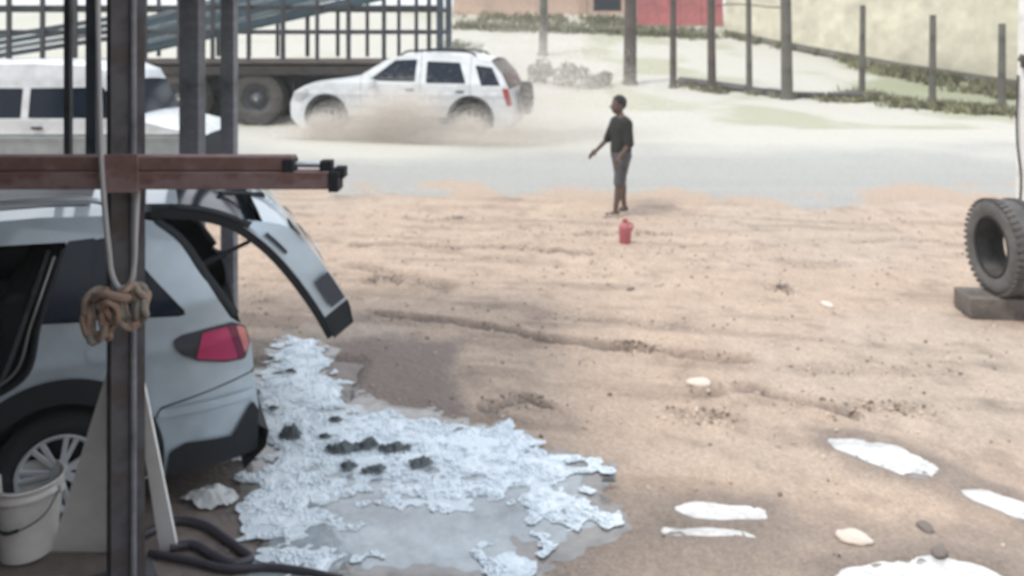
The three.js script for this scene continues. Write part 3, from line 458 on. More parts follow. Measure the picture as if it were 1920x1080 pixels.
  const skin = (a, b, lift, z0, z1, crown) => { const A = [], B = []; for (let i = Math.round(a * 60); i <= Math.round(b * 60); i++) { const [u, v] = prof[i], p = prof[Math.max(0, i - 1)], n = prof[Math.min(60, i + 1)], tx = n[0] - p[0], ty = n[1] - p[1], L = Math.hypot(tx, ty), nx = -ty / L, ny = tx / L; A.push([u + nx * lift, v + ny * lift, -z0]); B.push([u + nx * lift, v + ny * lift, -W + z1]); } return ruled(A, B, 12, crown); };
  const flankless = (a, b) => { const A = [], B = []; for (let i = Math.round(a * 60); i <= Math.round(b * 60); i++) { const [u, v] = prof[i], p = prof[Math.max(0, i - 1)], n = prof[Math.min(60, i + 1)], tx = n[0] - p[0], ty = n[1] - p[1], L = Math.hypot(tx, ty), e = 0.03 + 0.14 * sstep(i / 60, 0.36, 0.6) - 0.03 * sstep(i / 60, 0.9, 1); A.push([u - ty / L * e, v + tx / L * e, -0.21]); B.push([u - ty / L * e, v + tx / L * e, -W + 0.21]); } return ruled(A, B, 14, 0.035); };
  add('spoiler', [skin(0, 0.14, 0.045, 0.18, 0.18, 0.02), skin(0, 0.14, 0.0, 0.18, 0.18, 0.02)], M.silver, tg);
  add('rear_glass', skin(0.13, 0.5, 0.03, 0.26, 0.26, 0.03), M.tint, tg);
  add('glass_frame', [skin(0.1, 0.53, 0.024, 0.17, W - 0.26, 0), skin(0.1, 0.53, 0.024, W - 0.26, 0.17, 0)], M.plastic, tg);
  add('outer_panel', flankless(0.46, 0.93), M.silver, tg);
  add('inner_lining', [skin(0.02, 1, -0.035, 0.19, 0.19, 0.02)], M.trim, tg);
  for (const [z0, z1] of [[0.165, W - 0.2], [W - 0.2, 0.165]]) add('edge_trim', [skin(0.05, 0.99, -0.02, z0, z1, 0), skin(0.05, 0.99, 0.015, z0, z1, 0)], M.plastic, tg);
  const along = (t) => prof[Math.round(t * 60)], thick = (t) => 0.03 + 0.14 * sstep(t, 0.36, 0.6) - 0.03 * sstep(t, 0.9, 1);
  const flank = (z, a, b, t0, t1) => { const A = [], B = []; for (let i = Math.round(a * 60); i <= Math.round(b * 60); i++) { const [u, v] = prof[i], p = prof[Math.max(0, i - 1)], n = prof[Math.min(60, i + 1)], tx = n[0] - p[0], ty = n[1] - p[1], L = Math.hypot(tx, ty), nx = -ty / L, ny = tx / L, e0 = t0(i / 60), e1 = t1(i / 60); A.push([u + nx * e0, v + ny * e0, z[0]]); B.push([u + nx * e1, v + ny * e1, z[1]]); } return ruled(A, B, 4); };
  for (const far of [false, true]) {
    const zz = (d) => far ? -W + d : -d;
    add('side_edge', flank([zz(0.168), zz(0.168)], 0.03, 0.99, () => -0.036, () => 0.012), M.plastic, tg);
    add('side_flank', flank([zz(0.165), zz(0.21)], 0.42, 0.9, () => 0.01, thick), M.silver, tg);
    add('pillar_flank', flank([zz(0.167), zz(0.19)], 0.03, 0.43, () => 0.01, thick), M.plastic, tg);
    add('flank_foot', flank([zz(0.163), zz(0.208)], 0.9, 1, () => 0.0, (t) => thick(t) + 0.004), M.plastic, tg);
    add('flank_lamp', flank([zz(0.155), zz(0.175)], 0.76, 0.88, () => 0.07, (t) => thick(t) - 0.004), mat([0.04, 0.05, 0.07], 0.2), tg);
    add('flank_crease', flank([zz(0.152), zz(0.17)], 0.5, 0.62, () => 0.045, () => 0.062), M.plastic, tg);
  }
  // lower lip, plate recess and lamps on the panel
  add('bottom_lip', skin(0.92, 1, 0.145, 0.2, 0.2, 0.03), M.plastic, tg);
  add('plate_recess', skin(0.72, 0.84, 0.18, 0.55, 0.55, 0.03), M.plastic, tg);
  add('number_plate', skin(0.745, 0.815, 0.19, 0.64, 0.64, 0.03), mat([0.5, 0.51, 0.52], 0.5), tg);
  add('trim_strip', skin(0.66, 0.7, 0.185, 0.3, 0.3, 0.04), M.chrome, tg);
  for (const [z0, z1] of [[0.19, W - 0.46], [W - 0.46, 0.19]]) add('gate_lamp', skin(0.56, 0.63, 0.178, z0, z1, 0.01), mat([0.05, 0.05, 0.07], 0.2), tg);
  add('wiper', [bar([along(0.5)[0] + 0.03, along(0.5)[1] + 0.14, -W / 2], [along(0.32)[0] + 0.03, along(0.32)[1] + 0.06, -W / 2 + 0.25], 0.02, 0.02), box(0.1, 0.06, 0.1, along(0.51)[0] + 0.05, along(0.51)[1] + 0.13, -W / 2, 0.02)], M.plastic, tg);
  for (const z of [-0.2, -W + 0.2]) add('gas_strut', [rod([0.66, 1.24, z], [0.95, 1.36, z], 0.012), rod([0.66, 1.24, z], [0.82, 1.306, z], 0.018)], M.trim, tg);
}

// --- white off-roader driving along the road
{
  const th = -9.7 * Math.PI / 180, zr = 15.46, g = thing('white_offroader', 'white off-road car with tail-mounted spare wheel raising dust on the road', 'car', [-0.804, smoothRise(zr) + 0.045, -zr], th), W = 1.8;
  const px = (x, y) => { // pixel on the near side plane -> local (u, v)
    const r = new THREE.Vector3((x - 960) / FPX, -(y - ROW) / FPX, -1), n = new THREE.Vector3(Math.sin(th), 0, Math.cos(th)), d = new THREE.Vector3(Math.cos(th), 0, -Math.sin(th)), o = g.position, C = new THREE.Vector3(0, EYE, 0), t = o.clone().sub(C).dot(n) / r.dot(n), p = C.add(r.multiplyScalar(t)).sub(o); return [p.dot(d), p.y];
  };
  const outline = [px(538, 222), px(536, 196), px(548, 172), px(572, 160), px(664, 148), px(722, 112), px(748, 105), px(800, 102), px(880, 106), px(918, 114), px(940, 140), px(954, 168), px(962, 200), px(962, 232), px(950, 246), px(560, 240)];
  const w1 = [px(690, 151), px(738, 113), px(779, 112), px(777, 154)], w2 = [px(798, 115), px(860, 118), px(873, 157), px(798, 156)], w3 = [px(889, 123), px(921, 127), px(938, 161), px(902, 161)];
  const uA = px(787, 140)[0], uB = px(881, 140)[0], uF = px(676, 160)[0], rA = 0, fA = -2.94, R = 0.37;
  const c = { W, outline, belt: px(780, 157)[1], tumble: 0.28, tail: 0.06, nose: 0.2, arches: [[rA, R + 0.03, 0.4, 0.065], [fA, R + 0.03, 0.4, 0.065]], windows: [w1, w2, w3], sill: 0.25, paint: M.white, floor: 0.42,
    panels: [{ name: 'front_fender', u0: -9, u1: uF }, { name: 'front_door', u0: uF, u1: uA, handle: px(768, 168), hm: M.plastic }, { name: 'rear_door', u0: uA, u1: uB, handle: px(862, 172), hm: M.plastic }, { name: 'rear_quarter_panel', u0: uB, u1: 9 }],
    skins: [['front_bumper', [outline[0], outline[1]], M.white], ['grille', [outline[1], outline[2]], M.plastic], ['hood', [outline[2], outline[3], outline[4]], M.white, 0.05], ['windscreen', [outline[4], outline[5]], M.tint, 0.03], ['roof', [outline[5], outline[6], outline[7], outline[8], outline[9]], M.white, 0.035], ['rear_window', [outline[9], outline[10], outline[11]], M.tint, 0.0], ['tail_panel', [outline[11], outline[12], outline[13], outline[14]], M.white, 0]] };
  const { inset, side } = carShell(g, c);
  for (const [u, z, f] of [[rA, -0.14, 1], [fA, -0.14, 1], [rA, -W + 0.14, -1], [fA, -W + 0.14, -1]]) wheel(g, u, R, z, R, 0.22, 0.24, 6, mat([0.3, 0.29, 0.28], 0.6), M.dustyRubber, f);
  const sp = outline[12], spare = sub('spare_wheel', g); spare.position.set(sp[0] + 0.12, (px(960, 190)[1]), -W / 2); spare.rotation.y = Math.PI / 2;
  add('tyre', tyreGeo(0.33, 0.2, 0.22), M.rubber, spare); add('cover', new THREE.CylinderGeometry(0.2, 0.22, 0.2, 28).rotateX(Math.PI / 2), M.plastic, spare);
  for (const z of [-0.26, -W + 0.26]) { const a = px(742, 100), b = px(890, 102); add('roof_rail', tube([[a[0], a[1] - 0.08, z], [a[0] + 0.12, a[1] + 0.02, z], [(a[0] + b[0]) / 2, a[1] + 0.05, z], [b[0] - 0.12, b[1] + 0.02, z], [b[0], b[1] - 0.07, z]], 0.02, 40, 8), M.plastic, g); }
  for (const s of [1, -1]) { const m = px(700, 158); add('mirror', box(0.1, 0.14, 0.2, m[0], m[1] + 0.03, s > 0 ? 0.06 : -W - 0.06, 0.03), M.white, g); }
  const hl = [px(545, 188), px(549, 174), px(575, 166), px(578, 178), px(562, 190)], tl = [px(941, 166), px(953, 168), px(960, 198), px(950, 200)];
  for (const far of [false, true]) { side('headlight', (u, v) => polyD(hl, u, v), M.chrome, g, -0.01, far, 0.02); side('tail_lamp', (u, v) => polyD(tl, u, v), mat([0.3, 0.02, 0.02], 0.25), g, -0.01, far, 0.02);
    side('side_sill', (u, v) => Math.max(Math.abs(v - 0.36) - 0.07, fA + 0.45 - u, u - rA + 0.45), M.plastic, g, -0.012, far, 0.03); side('rub_strip', (u, v) => Math.max(Math.abs(v - 0.66) - 0.03, fA + 0.5 - u, u - rA + 0.48), M.white, g, -0.016, far, 0.025); }
  // dust thrown up along its flank and behind it
  const N = 450000, sp1 = new THREE.TetrahedronGeometry(0.0045), dust = new THREE.InstancedMesh(sp1, mat([0.80, 0.75, 0.69], 1), N), m4 = new THREE.Matrix4(), e = new THREE.Euler(), qq = new THREE.Quaternion(), gs = () => Math.sqrt(-2 * Math.log(1 - rnd() * 0.9999)) * Math.cos(6.2832 * rnd());
  const puffs = [[-1.9, 0.3, 0.35, 0.5, 0.2, 0.2, 9], [-1.4, 0.5, 0.35, 0.42, 0.26, 0.2, 14], [-0.9, 0.35, 0.35, 0.3, 0.26, 0.2, 9], [-1.5, 0.05, 0.35, 1.0, 0.14, 0.2, 6], [0, 0.2, 0.3, 0.17, 0.14, 0.08, 6], [-2.94, 0.2, 0.3, 0.17, 0.14, 0.08, 5], [-2.9, 0.05, 0.35, 0.45, 0.14, 0.2, 4], [0.1, 0.05, 0.4, 0.6, 0.15, 0.25, 7], [1.0, 0.3, 0.0, 0.5, 0.25, 0.5, 9], [1.7, 0.7, -0.8, 0.7, 0.42, 0.7, 10], [1.2, 1.35, -1.6, 0.8, 0.4, 0.7, 8], [2.6, 0.6, -1.4, 0.8, 0.4, 0.7, 5], [0.3, 1.8, -2.6, 0.7, 0.22, 0.4, 3]], tot = puffs.reduce((a, p) => a + p[6], 0);
  const cth = Math.cos(th), sth = Math.sin(th); let k = 0;
  for (const p of puffs) { const n = Math.floor(N * p[6] / tot); for (let i = 0; i < n && k < N; i++) {
    const lx = p[0] + gs() * p[3], ly = Math.abs(p[1] + gs() * p[4]) + 0.02, lz = p[2] + gs() * p[5], s = rr(0.5, 1.5);
    e.set(rr(0, 6), rr(0, 6), rr(0, 6)); qq.setFromEuler(e); m4.compose(new THREE.Vector3(g.position.x + lx * cth + lz * sth, g.position.y + ly, g.position.z - lx * sth + lz * cth), qq, new THREE.Vector3(s, s, s)); dust.setMatrixAt(k++, m4);
  } }
  dust.count = k; dust.name = 'dust_cloud'; scene.add(dust); tag(dust, 'pale brown dust swirling around the white off-road car', 'dust', null, 'stuff');
}

// --- white van with grey lower body, short hood to the right
{
  const Z0 = 11.5, s = FPX / Z0, X = (px) => (px - 960) / s, g = thing('white_van', 'white high-roofed van with grey lower body parked behind the bay posts', 'van', [X(-210), 0.02, -Z0 - 1.75], Math.PI), W = 1.75;
  const P = (px, py) => [-(X(px) - X(-210)), EYE - (py - ROW) / s - 0.02];
  const outline = [P(374, 352), P(374, 290), P(366, 262), P(345, 248), P(242, 222), P(216, 160), P(204, 138), P(170, 124), P(60, 120), P(-240, 122), P(-262, 150), P(-268, 352), P(-200, 366), P(340, 366)];
  const w1 = [P(52, 222), P(54, 166), P(190, 164), P(206, 182), P(222, 222)], w2 = [P(-110, 222), P(-110, 166), P(40, 166), P(38, 222)];
  const c = { W, outline, belt: P(0, 226)[1], tumble: 0.1, tail: 0.08, nose: 0.2, arches: [[P(283, 0)[0], 0.36, 0.4], [0, 0.36, 0.4]], windows: [w1, w2], sill: 0.2, paint: M.white, floor: 0.4,
    panels: [{ name: 'upper_side', poly: [P(420, 80), P(420, 252), P(-300, 252), P(-300, 80)] }, { name: 'lower_side', poly: [P(420, 254), P(420, 400), P(-300, 400), P(-300, 254)], m: paint([0.34, 0.38, 0.385], { map: rep(scratch, 1) }) }],
    skins: [['front_bumper', [outline[0], outline[1], outline[2]], M.plastic], ['hood', [outline[2], outline[3], outline[4]], M.white, 0.03], ['windscreen', [outline[4], outline[5]], M.tint, 0.03], ['roof', [outline[5], outline[6], outline[7], outline[8], outline[9]], M.white, 0.05], ['tail_panel', [outline[9], outline[10], outline[11]], M.white, 0]] };
  carShell(g, c);
  for (const [u, z, f] of [[P(283, 0)[0], -0.12, 1], [0, -0.12, 1], [P(283, 0)[0], -W + 0.12, -1], [0, -W + 0.12, -1]]) wheel(g, u, 0.34, z, 0.34, 0.2, 0.2, 5, M.alloy, M.rubber, f);
  add('door_handle', box(0.16, 0.035, 0.03, P(70, 240)[0], P(70, 240)[1], -W - 0.02, 0.01), M.plastic, g);
  const hp = P(352, 272); for (const z of [-W + 0.02, -0.02]) add('headlight', box(0.16, 0.16, 0.12, hp[0] + 0.05, hp[1], z + (z < -1 ? 0.06 : -0.06), 0.04), M.chrome, g);
  for (const z of [-W - 0.08, 0.08]) add('mirror', box(0.08, 0.2, 0.14, P(214, 0)[0], P(0, 205)[1], z, 0.03), M.plastic, g);
}

// --- stake-sided trailer behind, with long bars across it
{
  const Z0 = 17.9, s = FPX / Z0, gy = 0.47, X = (px) => (px - 960) / s, Y = (py) => EYE - (py - ROW) / s - gy, ox = X(400);
  const g = thing('stake_trailer', 'dark flatbed trailer with stake rails parked beyond the white van', 'trailer', [ox, gy, -Z0]), x = (px) => X(px) - ox, x0 = x(-140), x1 = x(832), D = 2.4;
  const nB = 12; for (let i = 0; i < nB; i++) add('deck_board', box(x1 - x0, 0.06, D / nB - 0.012, (x0 + x1) / 2, Y(118), -D * (i + 0.5) / nB + 0.02, 0.008), M.wood, g);
  for (const z of [0, -D + 0.05]) add('side_beam', box(x1 - x0, 0.2, 0.07, (x0 + x1) / 2, Y(131) - 0.02, z + 0.05, 0.012), mat([0.05, 0.045, 0.042], 0.8, { map: rep(rustTex, 1.2) }), g);
  for (const z of [-0.7, -D + 0.7]) add('chassis_beam', box(x1 - x0 - 0.6, 0.32, 0.12, (x0 + x1) / 2, Y(158), z, 0.01), M.steelDark, g);
  for (let k = 0; k < 9; k++) add('cross_member', box(0.09, 0.12, D - 0.1, lerp(x0 + 0.2, x1 - 0.2, k / 8), Y(140), -D / 2), M.steelDark, g);
  for (const px of [335, 480]) { const R = 0.6; for (const [z, f] of [[-0.1, 1], [-D + 0.1, -1]]) {
    const w = sub('wheel', g); w.position.set(x(px), R, z); w.scale.z = f; add('tyre', [tyreGeo(R, 0.31, 0.26), tyreGeo(R, 0.31, 0.26).translate(0, 0, -0.31)], M.dustyRubber, w);
    add('rim', [new THREE.LatheGeometry([[0.31, 0.1], [0.3, 0.02], [0.22, -0.05], [0.13, -0.02], [0.12, 0.09], [0.02, 0.1]].map(([a, b]) => new THREE.Vector2(a, b)), 32).rotateX(Math.PI / 2)], mat([0.10, 0.10, 0.11], 0.7), w);
    const nuts = []; for (let k = 0; k < 8; k++) nuts.push(new THREE.CylinderGeometry(0.018, 0.018, 0.05, 6).rotateX(Math.PI / 2).translate(Math.cos(k * 0.785) * 0.19, Math.sin(k * 0.785) * 0.19, -0.01)); add('wheel_nuts', nuts, M.steelDark, w); }
    add('axle', rod([x(px), R, -0.3], [x(px), R, -D + 0.3], 0.07), M.steelDark, g); add('spring', box(0.9, 0.09, 0.09, x(px), 0.78, -0.62), M.steelDark, g); }
  add('mud_flap', box(0.03, 0.6, 0.5, x(550), 0.75, -0.2), M.rubber, g); add('tool_box', box(0.9, 0.5, 0.5, x(405), 0.85, -0.9, 0.03), M.trim, g);
  add('landing_leg', [box(0.12, 1.2, 0.12, x(-60), 0.6, -0.4)], M.steelDark, g);
  const stakes = []; for (let p = 10; p < 800; p += 64) stakes.push(p);
  for (const z of [0.05, -D + 0.05]) {
    for (const p of stakes) add('stake', box(0.09 + rr(-0.01, 0.02), Y(-40) - Y(112), 0.06, x(p + 6 + rr(-4, 4)), (Y(-40) + Y(112)) / 2, z, 0.008), M.steelDark, g);
    for (const p of [14, 60, -34]) add('rail', box(x1 - x0, 0.1, 0.035, (x0 + x1) / 2, Y(p), z - 0.055, 0.008), M.steelDark, g);
    add('end_post', box(0.15, Y(-40) - Y(106), 0.12, x1 - 0.08, (Y(-40) + Y(106)) / 2, z, 0.012), M.steelBlue, g);
  }
  // bars
  const teal = [mat([0.05, 0.11, 0.14], 0.5, { map: rep(blotch, 1) }), mat([0.07, 0.12, 0.16], 0.5, { map: rep(blotch, 1.3) }), mat([0.22, 0.28, 0.32], 0.5, { map: rep(blotch, 1) })];
  for (let k = 0; k < 9; k++) {
    const off = k * 0.155, z = -0.35 - k * 0.14, a = [X(232) - off * 0.4 + rr(-0.1, 0.1), gy + Y(104) + off * 0.62 + 0.0, -Z0 + z], b = [X(724) - off * 0.9 + rr(-0.15, 0.15), gy + Y(-6) + off * 0.68, -Z0 + z];
    tag(add('steel_channel', bar(a, b, 0.11, 0.1, 0.012), teal[k % 3]), 'long blue-grey steel channel lying aslant across the stake trailer', 'steel bar', 'steel channels on the trailer');
  }
  for (let k = 0; k < 4; k++) { const a = [X(-120), gy + Y(128) + 0.1 + k * 0.16, -Z0 - 0.5 - k * 0.2], b = [X(200), gy + Y(78) + 0.1 + k * 0.17, -Z0 - 0.5 - k * 0.2]; tag(add('steel_channel', bar(a, b, 0.11, 0.1, 0.012), teal[(k + 1) % 3]), 'shorter steel channel lying aslant above the white van roof', 'steel bar', 'short steel channels on the trailer'); }
}

// ---------------------------------------------------------------- washing bay: posts, beam, roof
const ROOF = 3.42;
{
  const g = thing('bay_roof', 'corrugated metal roof over the washing bay', 'roof', [-4.6, ROOF, -4.1]);
  const A = [], B = []; for (let x = -4.6; x <= 3.2; x += 0.038) { const y = 0.14 + 0.018 * Math.cos(x / 0.152 * Math.PI * 2); A.push([x, y, 6.3]); B.push([x, y + 0.19, -2.75]); }
  add('roof_sheet', ruled(A, B, 2), mat([0.30, 0.32, 0.34], 0.6, { metalness: 0.3, map: rep(blotch, 0.4) }), g);
  for (const z of [5.9, 4, 2.2, 0.38, -1.0, -2.5]) add('purlin', box(7.7, 0.1, 0.07, -0.7, 0.05 + (6.3 - z) * 0.021, z), M.steelDark, g);
  // workshop walls that close the bay behind and beside the camera
  const wm = mat([0.42, 0.43, 0.45], 0.9, { map: rep(blotch, 0.5) });
  const w = thing('workshop_wall', 'grey rendered workshop wall closing the back of the bay', 'wall', [-1.5, 0, 2.3]); add('back_wall', box(15.4, 4.2, 0.2, 0, 2.05, 0), wm, w); add('side_wall', box(0.2, 4.2, 9.0, -7.75, 2.05, -4.62), wm, w);
}
{ // main column: steel H section turned on its axis
  const p = at(236, 60, 3.72), g = thing('steel_column', 'dark rusty steel column with a rope coil and leaning white boards', 'column', [p.x, 0, p.z], 0.62);
  const sh = new THREE.Shape(); [[-0.07, -0.055], [0.07, -0.055], [0.07, -0.043], [0.006, -0.043], [0.006, 0.043], [0.07, 0.043], [0.07, 0.055], [-0.07, 0.055], [-0.07, 0.043], [-0.006, 0.043], [-0.006, -0.043], [-0.07, -0.043]].forEach(([a, b], i) => i ? sh.lineTo(a, b) : sh.moveTo(a, b));
  add('shaft', new THREE.ExtrudeGeometry(sh, { depth: ROOF - 0.02, bevelEnabled: true, bevelSize: 0.002, bevelThickness: 0.002, bevelSegments: 1 }).rotateX(-Math.PI / 2).translate(0, 0.012, 0), M.post, g);
  add('base_plate', box(0.26, 0.016, 0.26, 0, 0.008, 0), M.post, g);
  add('cable_duct', rod([0.02, 0.02, 0.066], [0.02, ROOF, 0.066], 0.014), M.postGrey, g);
}
function bayPost(px, yb, wpx, m, label) { const p = at(px, yb, EYE * FPX / (yb - ROW)), s = FPX / -p.z, w = wpx / s, g = thing('bay_post', label, 'post', [p.x, 0, p.z], 0, 'posts of the washing bay'); add('shaft', box(w, ROOF, w, 0, ROOF / 2 + 0.01, 0, 0.006), m, g); add('base_plate', box(w * 2, 0.014, w * 2, 0, 0.008, 0), m, g); add('top_plate', box(w * 1.9, 0.012, w * 1.9, 0, ROOF + 0.02, 0), m, g); return g; }
bayPost(175, 640, 20, M.steelBlue, 'slim dark blue bay post beside the rusty steel column');
bayPost(361, 655, 36, M.postGrey, 'broad grey bay post between the column and the tailgate');
bayPost(430, 645, 25, M.postGrey, 'grey bay post seen through the open tailgate of the wagon');
bayPost(128, 700, 12, M.steelDark, 'thin dark bay post over the wagon roof');
{ // rusty double beam on the column
  const Z = 3.6, Y = (py) => EYE - (py - ROW) / FPX * Z, X = (px) => (px - 960) / FPX * Z, g = thing('rusty_beam', 'rust red double steel beam fixed across the column', 'beam', [X(236), Y(352), -Z]), x = (p) => X(p) - X(236), y = (p) => Y(p) - Y(352);
  add('upper_tube', box(x(553) - x(-150), y(291) - y(318), 0.08, (x(553) + x(-150)) / 2, (y(291) + y(318)) / 2, 0, 0.008), M.rust, g);
  add('lower_tube', box(x(622) - x(-150), y(319) - y(352), 0.085, (x(622) + x(-150)) / 2, (y(319) + y(352)) / 2, 0.006, 0.008), M.rust, g);
  add('end_cap', [box(0.05, y(296) - y(320), 0.088, x(545), (y(296) + y(320)) / 2, 0.006, 0.006)], M.trim, g);
  add('stop_rod', [rod([x(550), y(308), 0], [x(620), y(309), 0], 0.014)], M.chrome, g);
  add('end_bracket', [box(0.045, y(318) - y(356), 0.11, x(630), (y(318) + y(356)) / 2, 0.006, 0.006), box(0.055, y(300) - y(320), 0.06, x(613), (y(300) + y(320)) / 2, 0, 0.006), box(0.05, 0.05, 0.07, x(639), y(322), 0, 0.008)], M.trim, g);
  add('clamp', [box(0.16, y(286) - y(356), 0.012, 0, (y(286) + y(356)) / 2, 0.055)], M.rust, g);
}
{ // pale hose down the column and rope coil
  const Z = 3.52, P = (x, y, dz = 0) => at(x, y, Z + dz).toArray();
  tag(add('pale_hose', tube([P(182, -120), P(184, 60), P(187, 200), P(190, 300), P(197, 400), P(204, 470), P(210, 515), P(224, 540), P(242, 534), P(251, 500), P(254, 440), P(257, 380, 0.05), P(258, 345, 0.1), P(240, 330, 0.3)], 0.012, 110, 8), mat([0.34, 0.33, 0.33], 0.6)), 'pale hose hanging down the column in a U-shaped loop', 'hose');
  const g = thing('rope_coil', 'tan rope coil tied around the steel column', 'rope', P(218, 640)), o = new THREE.Vector3(...P(218, 640)), rm = [mat([0.34, 0.27, 0.22], 0.95, { map: rep(blotch, 9) }), mat([0.42, 0.30, 0.23], 0.95, { map: rep(blotch, 9) }), mat([0.28, 0.26, 0.22], 0.95, { map: rep(blotch, 9) })];
  for (let k = 0; k < 9; k++) { const pts = [], left = k % 2, cx = left ? -0.075 : 0.07, cy = left ? 0.115 : 0.16, rx = left ? 0.052 : 0.055, ry = left ? 0.11 : 0.085, rz = 0.03; for (let i = 0; i < 14; i++) { const a = i / 14 * 6.2832; pts.push([cx + Math.cos(a) * rx * rr(0.75, 1.1) + (k - 4) * 0.004, cy + Math.sin(a) * ry * rr(0.85, 1.08), Math.sin(a * 2 + k) * rz + rr(-0.012, 0.02)]); } add('rope_loop', tube(pts, 0.016, 70, 7, true), rm[k % 3], g); }
  add('knot', [tube([[-0.08, 0.2, 0.03], [-0.03, 0.225, 0.055], [0.03, 0.215, 0.06], [0.08, 0.2, 0.03]], 0.02, 30, 8), tube([[-0.05, 0.17, 0.05], [0, 0.195, 0.07], [0.03, 0.16, 0.05], [0.03, 0.09, 0.04]], 0.016, 30, 8)], rm[1], g);
}
{ // white boards leaning on the column
  const quad = (name, label, pts, Zb, Zt) => {
    const q = pts.map(([x, y, t]) => at(x, y, lerp(Zb, Zt, t))), o = q[0].clone(), n = q[1].clone().sub(q[0]).cross(q[3].clone().sub(q[0])).normalize().multiplyScalar(0.016), A = q.map((p) => p.clone().sub(o)), B = A.map((p) => p.clone().add(n)), V = [...A, ...B], F = [[0, 1, 2, 3], [4, 7, 6, 5], [0, 4, 5, 1], [1, 5, 6, 2], [2, 6, 7, 3], [3, 7, 4, 0]], P = [];
    for (const f of F) for (const i of [0, 1, 2, 0, 2, 3]) P.push(...V[f[i]].toArray());
    const g = new THREE.BufferGeometry(); g.setAttribute('position', new THREE.Float32BufferAttribute(P, 3)); g.computeVertexNormals();
    const m = add(name, g, M.board); m.position.copy(o); return tag(m, label, 'board');
  };
  const zb = EYE * FPX / (1031 - ROW);
  quad('white_board', 'wide tapering white board leaning against the column by the bucket', [[98, 1031, 0], [232, 1031, 0], [232, 690, 1], [204, 692, 1]], zb, 3.88);
  quad('white_board', 'narrow white board leaning on the column by the black hoses', [[302, 1028, 0], [336, 1031, 0], [268, 694, 1], [250, 694, 1]], zb, 3.88);
}
{ // bucket
  const Zb = EYE * FPX / (1064 - ROW), p = at(53, 1064, Zb + 0.12), g = thing('white_bucket', 'dirty white plastic bucket beside the wagon wheel', 'bucket', [p.x, 0.004, p.z]);
  const pr = [[0.0, 0.004], [0.122, 0.004], [0.128, 0.014], [0.147, 0.3], [0.160, 0.305], [0.160, 0.325], [0.149, 0.33], [0.152, 0.352], [0.163, 0.355], [0.163, 0.368], [0.146, 0.368], [0.120, 0.03], [0, 0.03]].map(([a, b]) => new THREE.Vector2(a, b));
  add('shell', new THREE.LatheGeometry(pr, 48), M.bucket, g);
  add('handle', tube([[-0.162, 0.32, 0], [-0.14, 0.24, 0.12], [0, 0.19, 0.168], [0.14, 0.24, 0.12], [0.162, 0.32, 0]], 0.004, 30, 6), M.steelDark, g);
  add('handle_grip', tube([[-0.05, 0.2, 0.166], [0, 0.191, 0.172], [0.05, 0.2, 0.166]], 0.009, 12, 8), M.plastic, g);
  for (const sx of [-1, 1]) add('lug', box(0.025, 0.04, 0.04, sx * 0.163, 0.315, 0, 0.006), M.bucket, g);
}
{ // hoses and rag on the slab
  const P = (x, y, h = 0.022) => { const p = at(x, y, EYE * FPX / (y - ROW)); return [p.x, h, p.z]; }, hm = mat([0.045, 0.04, 0.05], 0.45);
  tag(add('black_hose', tube([P(270, 1010), P(330, 985), P(380, 992), P(425, 1020), P(455, 1042), P(470, 1056), P(440, 1066), P(400, 1050), P(360, 1030), P(320, 1035)], 0.021, 120, 10), hm), 'thick black hose doubled back on the slab by the narrow board', 'hose');
  tag(add('black_hose', tube([P(280, 1045), P(350, 1058), P(430, 1075), P(500, 1072), P(560, 1078), P(640, 1095)], 0.017, 90, 10), hm), 'thin black hose snaking along the slab towards the soapy water', 'hose');
  const c = P(392, 940), rag = sheet(-0.16, 0.16, -0.1, 0.1, 0.008, 0.008, (x, z) => Math.hypot(x / 0.15, z / 0.085) - 1 + (vnoise(x * 22 + 4, z * 22) - 0.5) * 0.5, (x, z) => [x + 0.012 * (vnoise(z * 30, 3) - 0.5), 0.006 + 0.07 * Math.max(0, 1 - Math.hypot(x / 0.16, z / 0.1)) * (0.4 + vnoise(x * 26, z * 30) * 1.3) + 0.014 * vnoise(x * 60, z * 60), z]);
  const o = add('crumpled_rag', rag, mat([0.48, 0.49, 0.48], 0.95)); o.position.set(...c); o.position.y = 0.004; tag(o, 'crumpled pale wash rag lying on the slab beneath the rear bumper', 'rag');
}

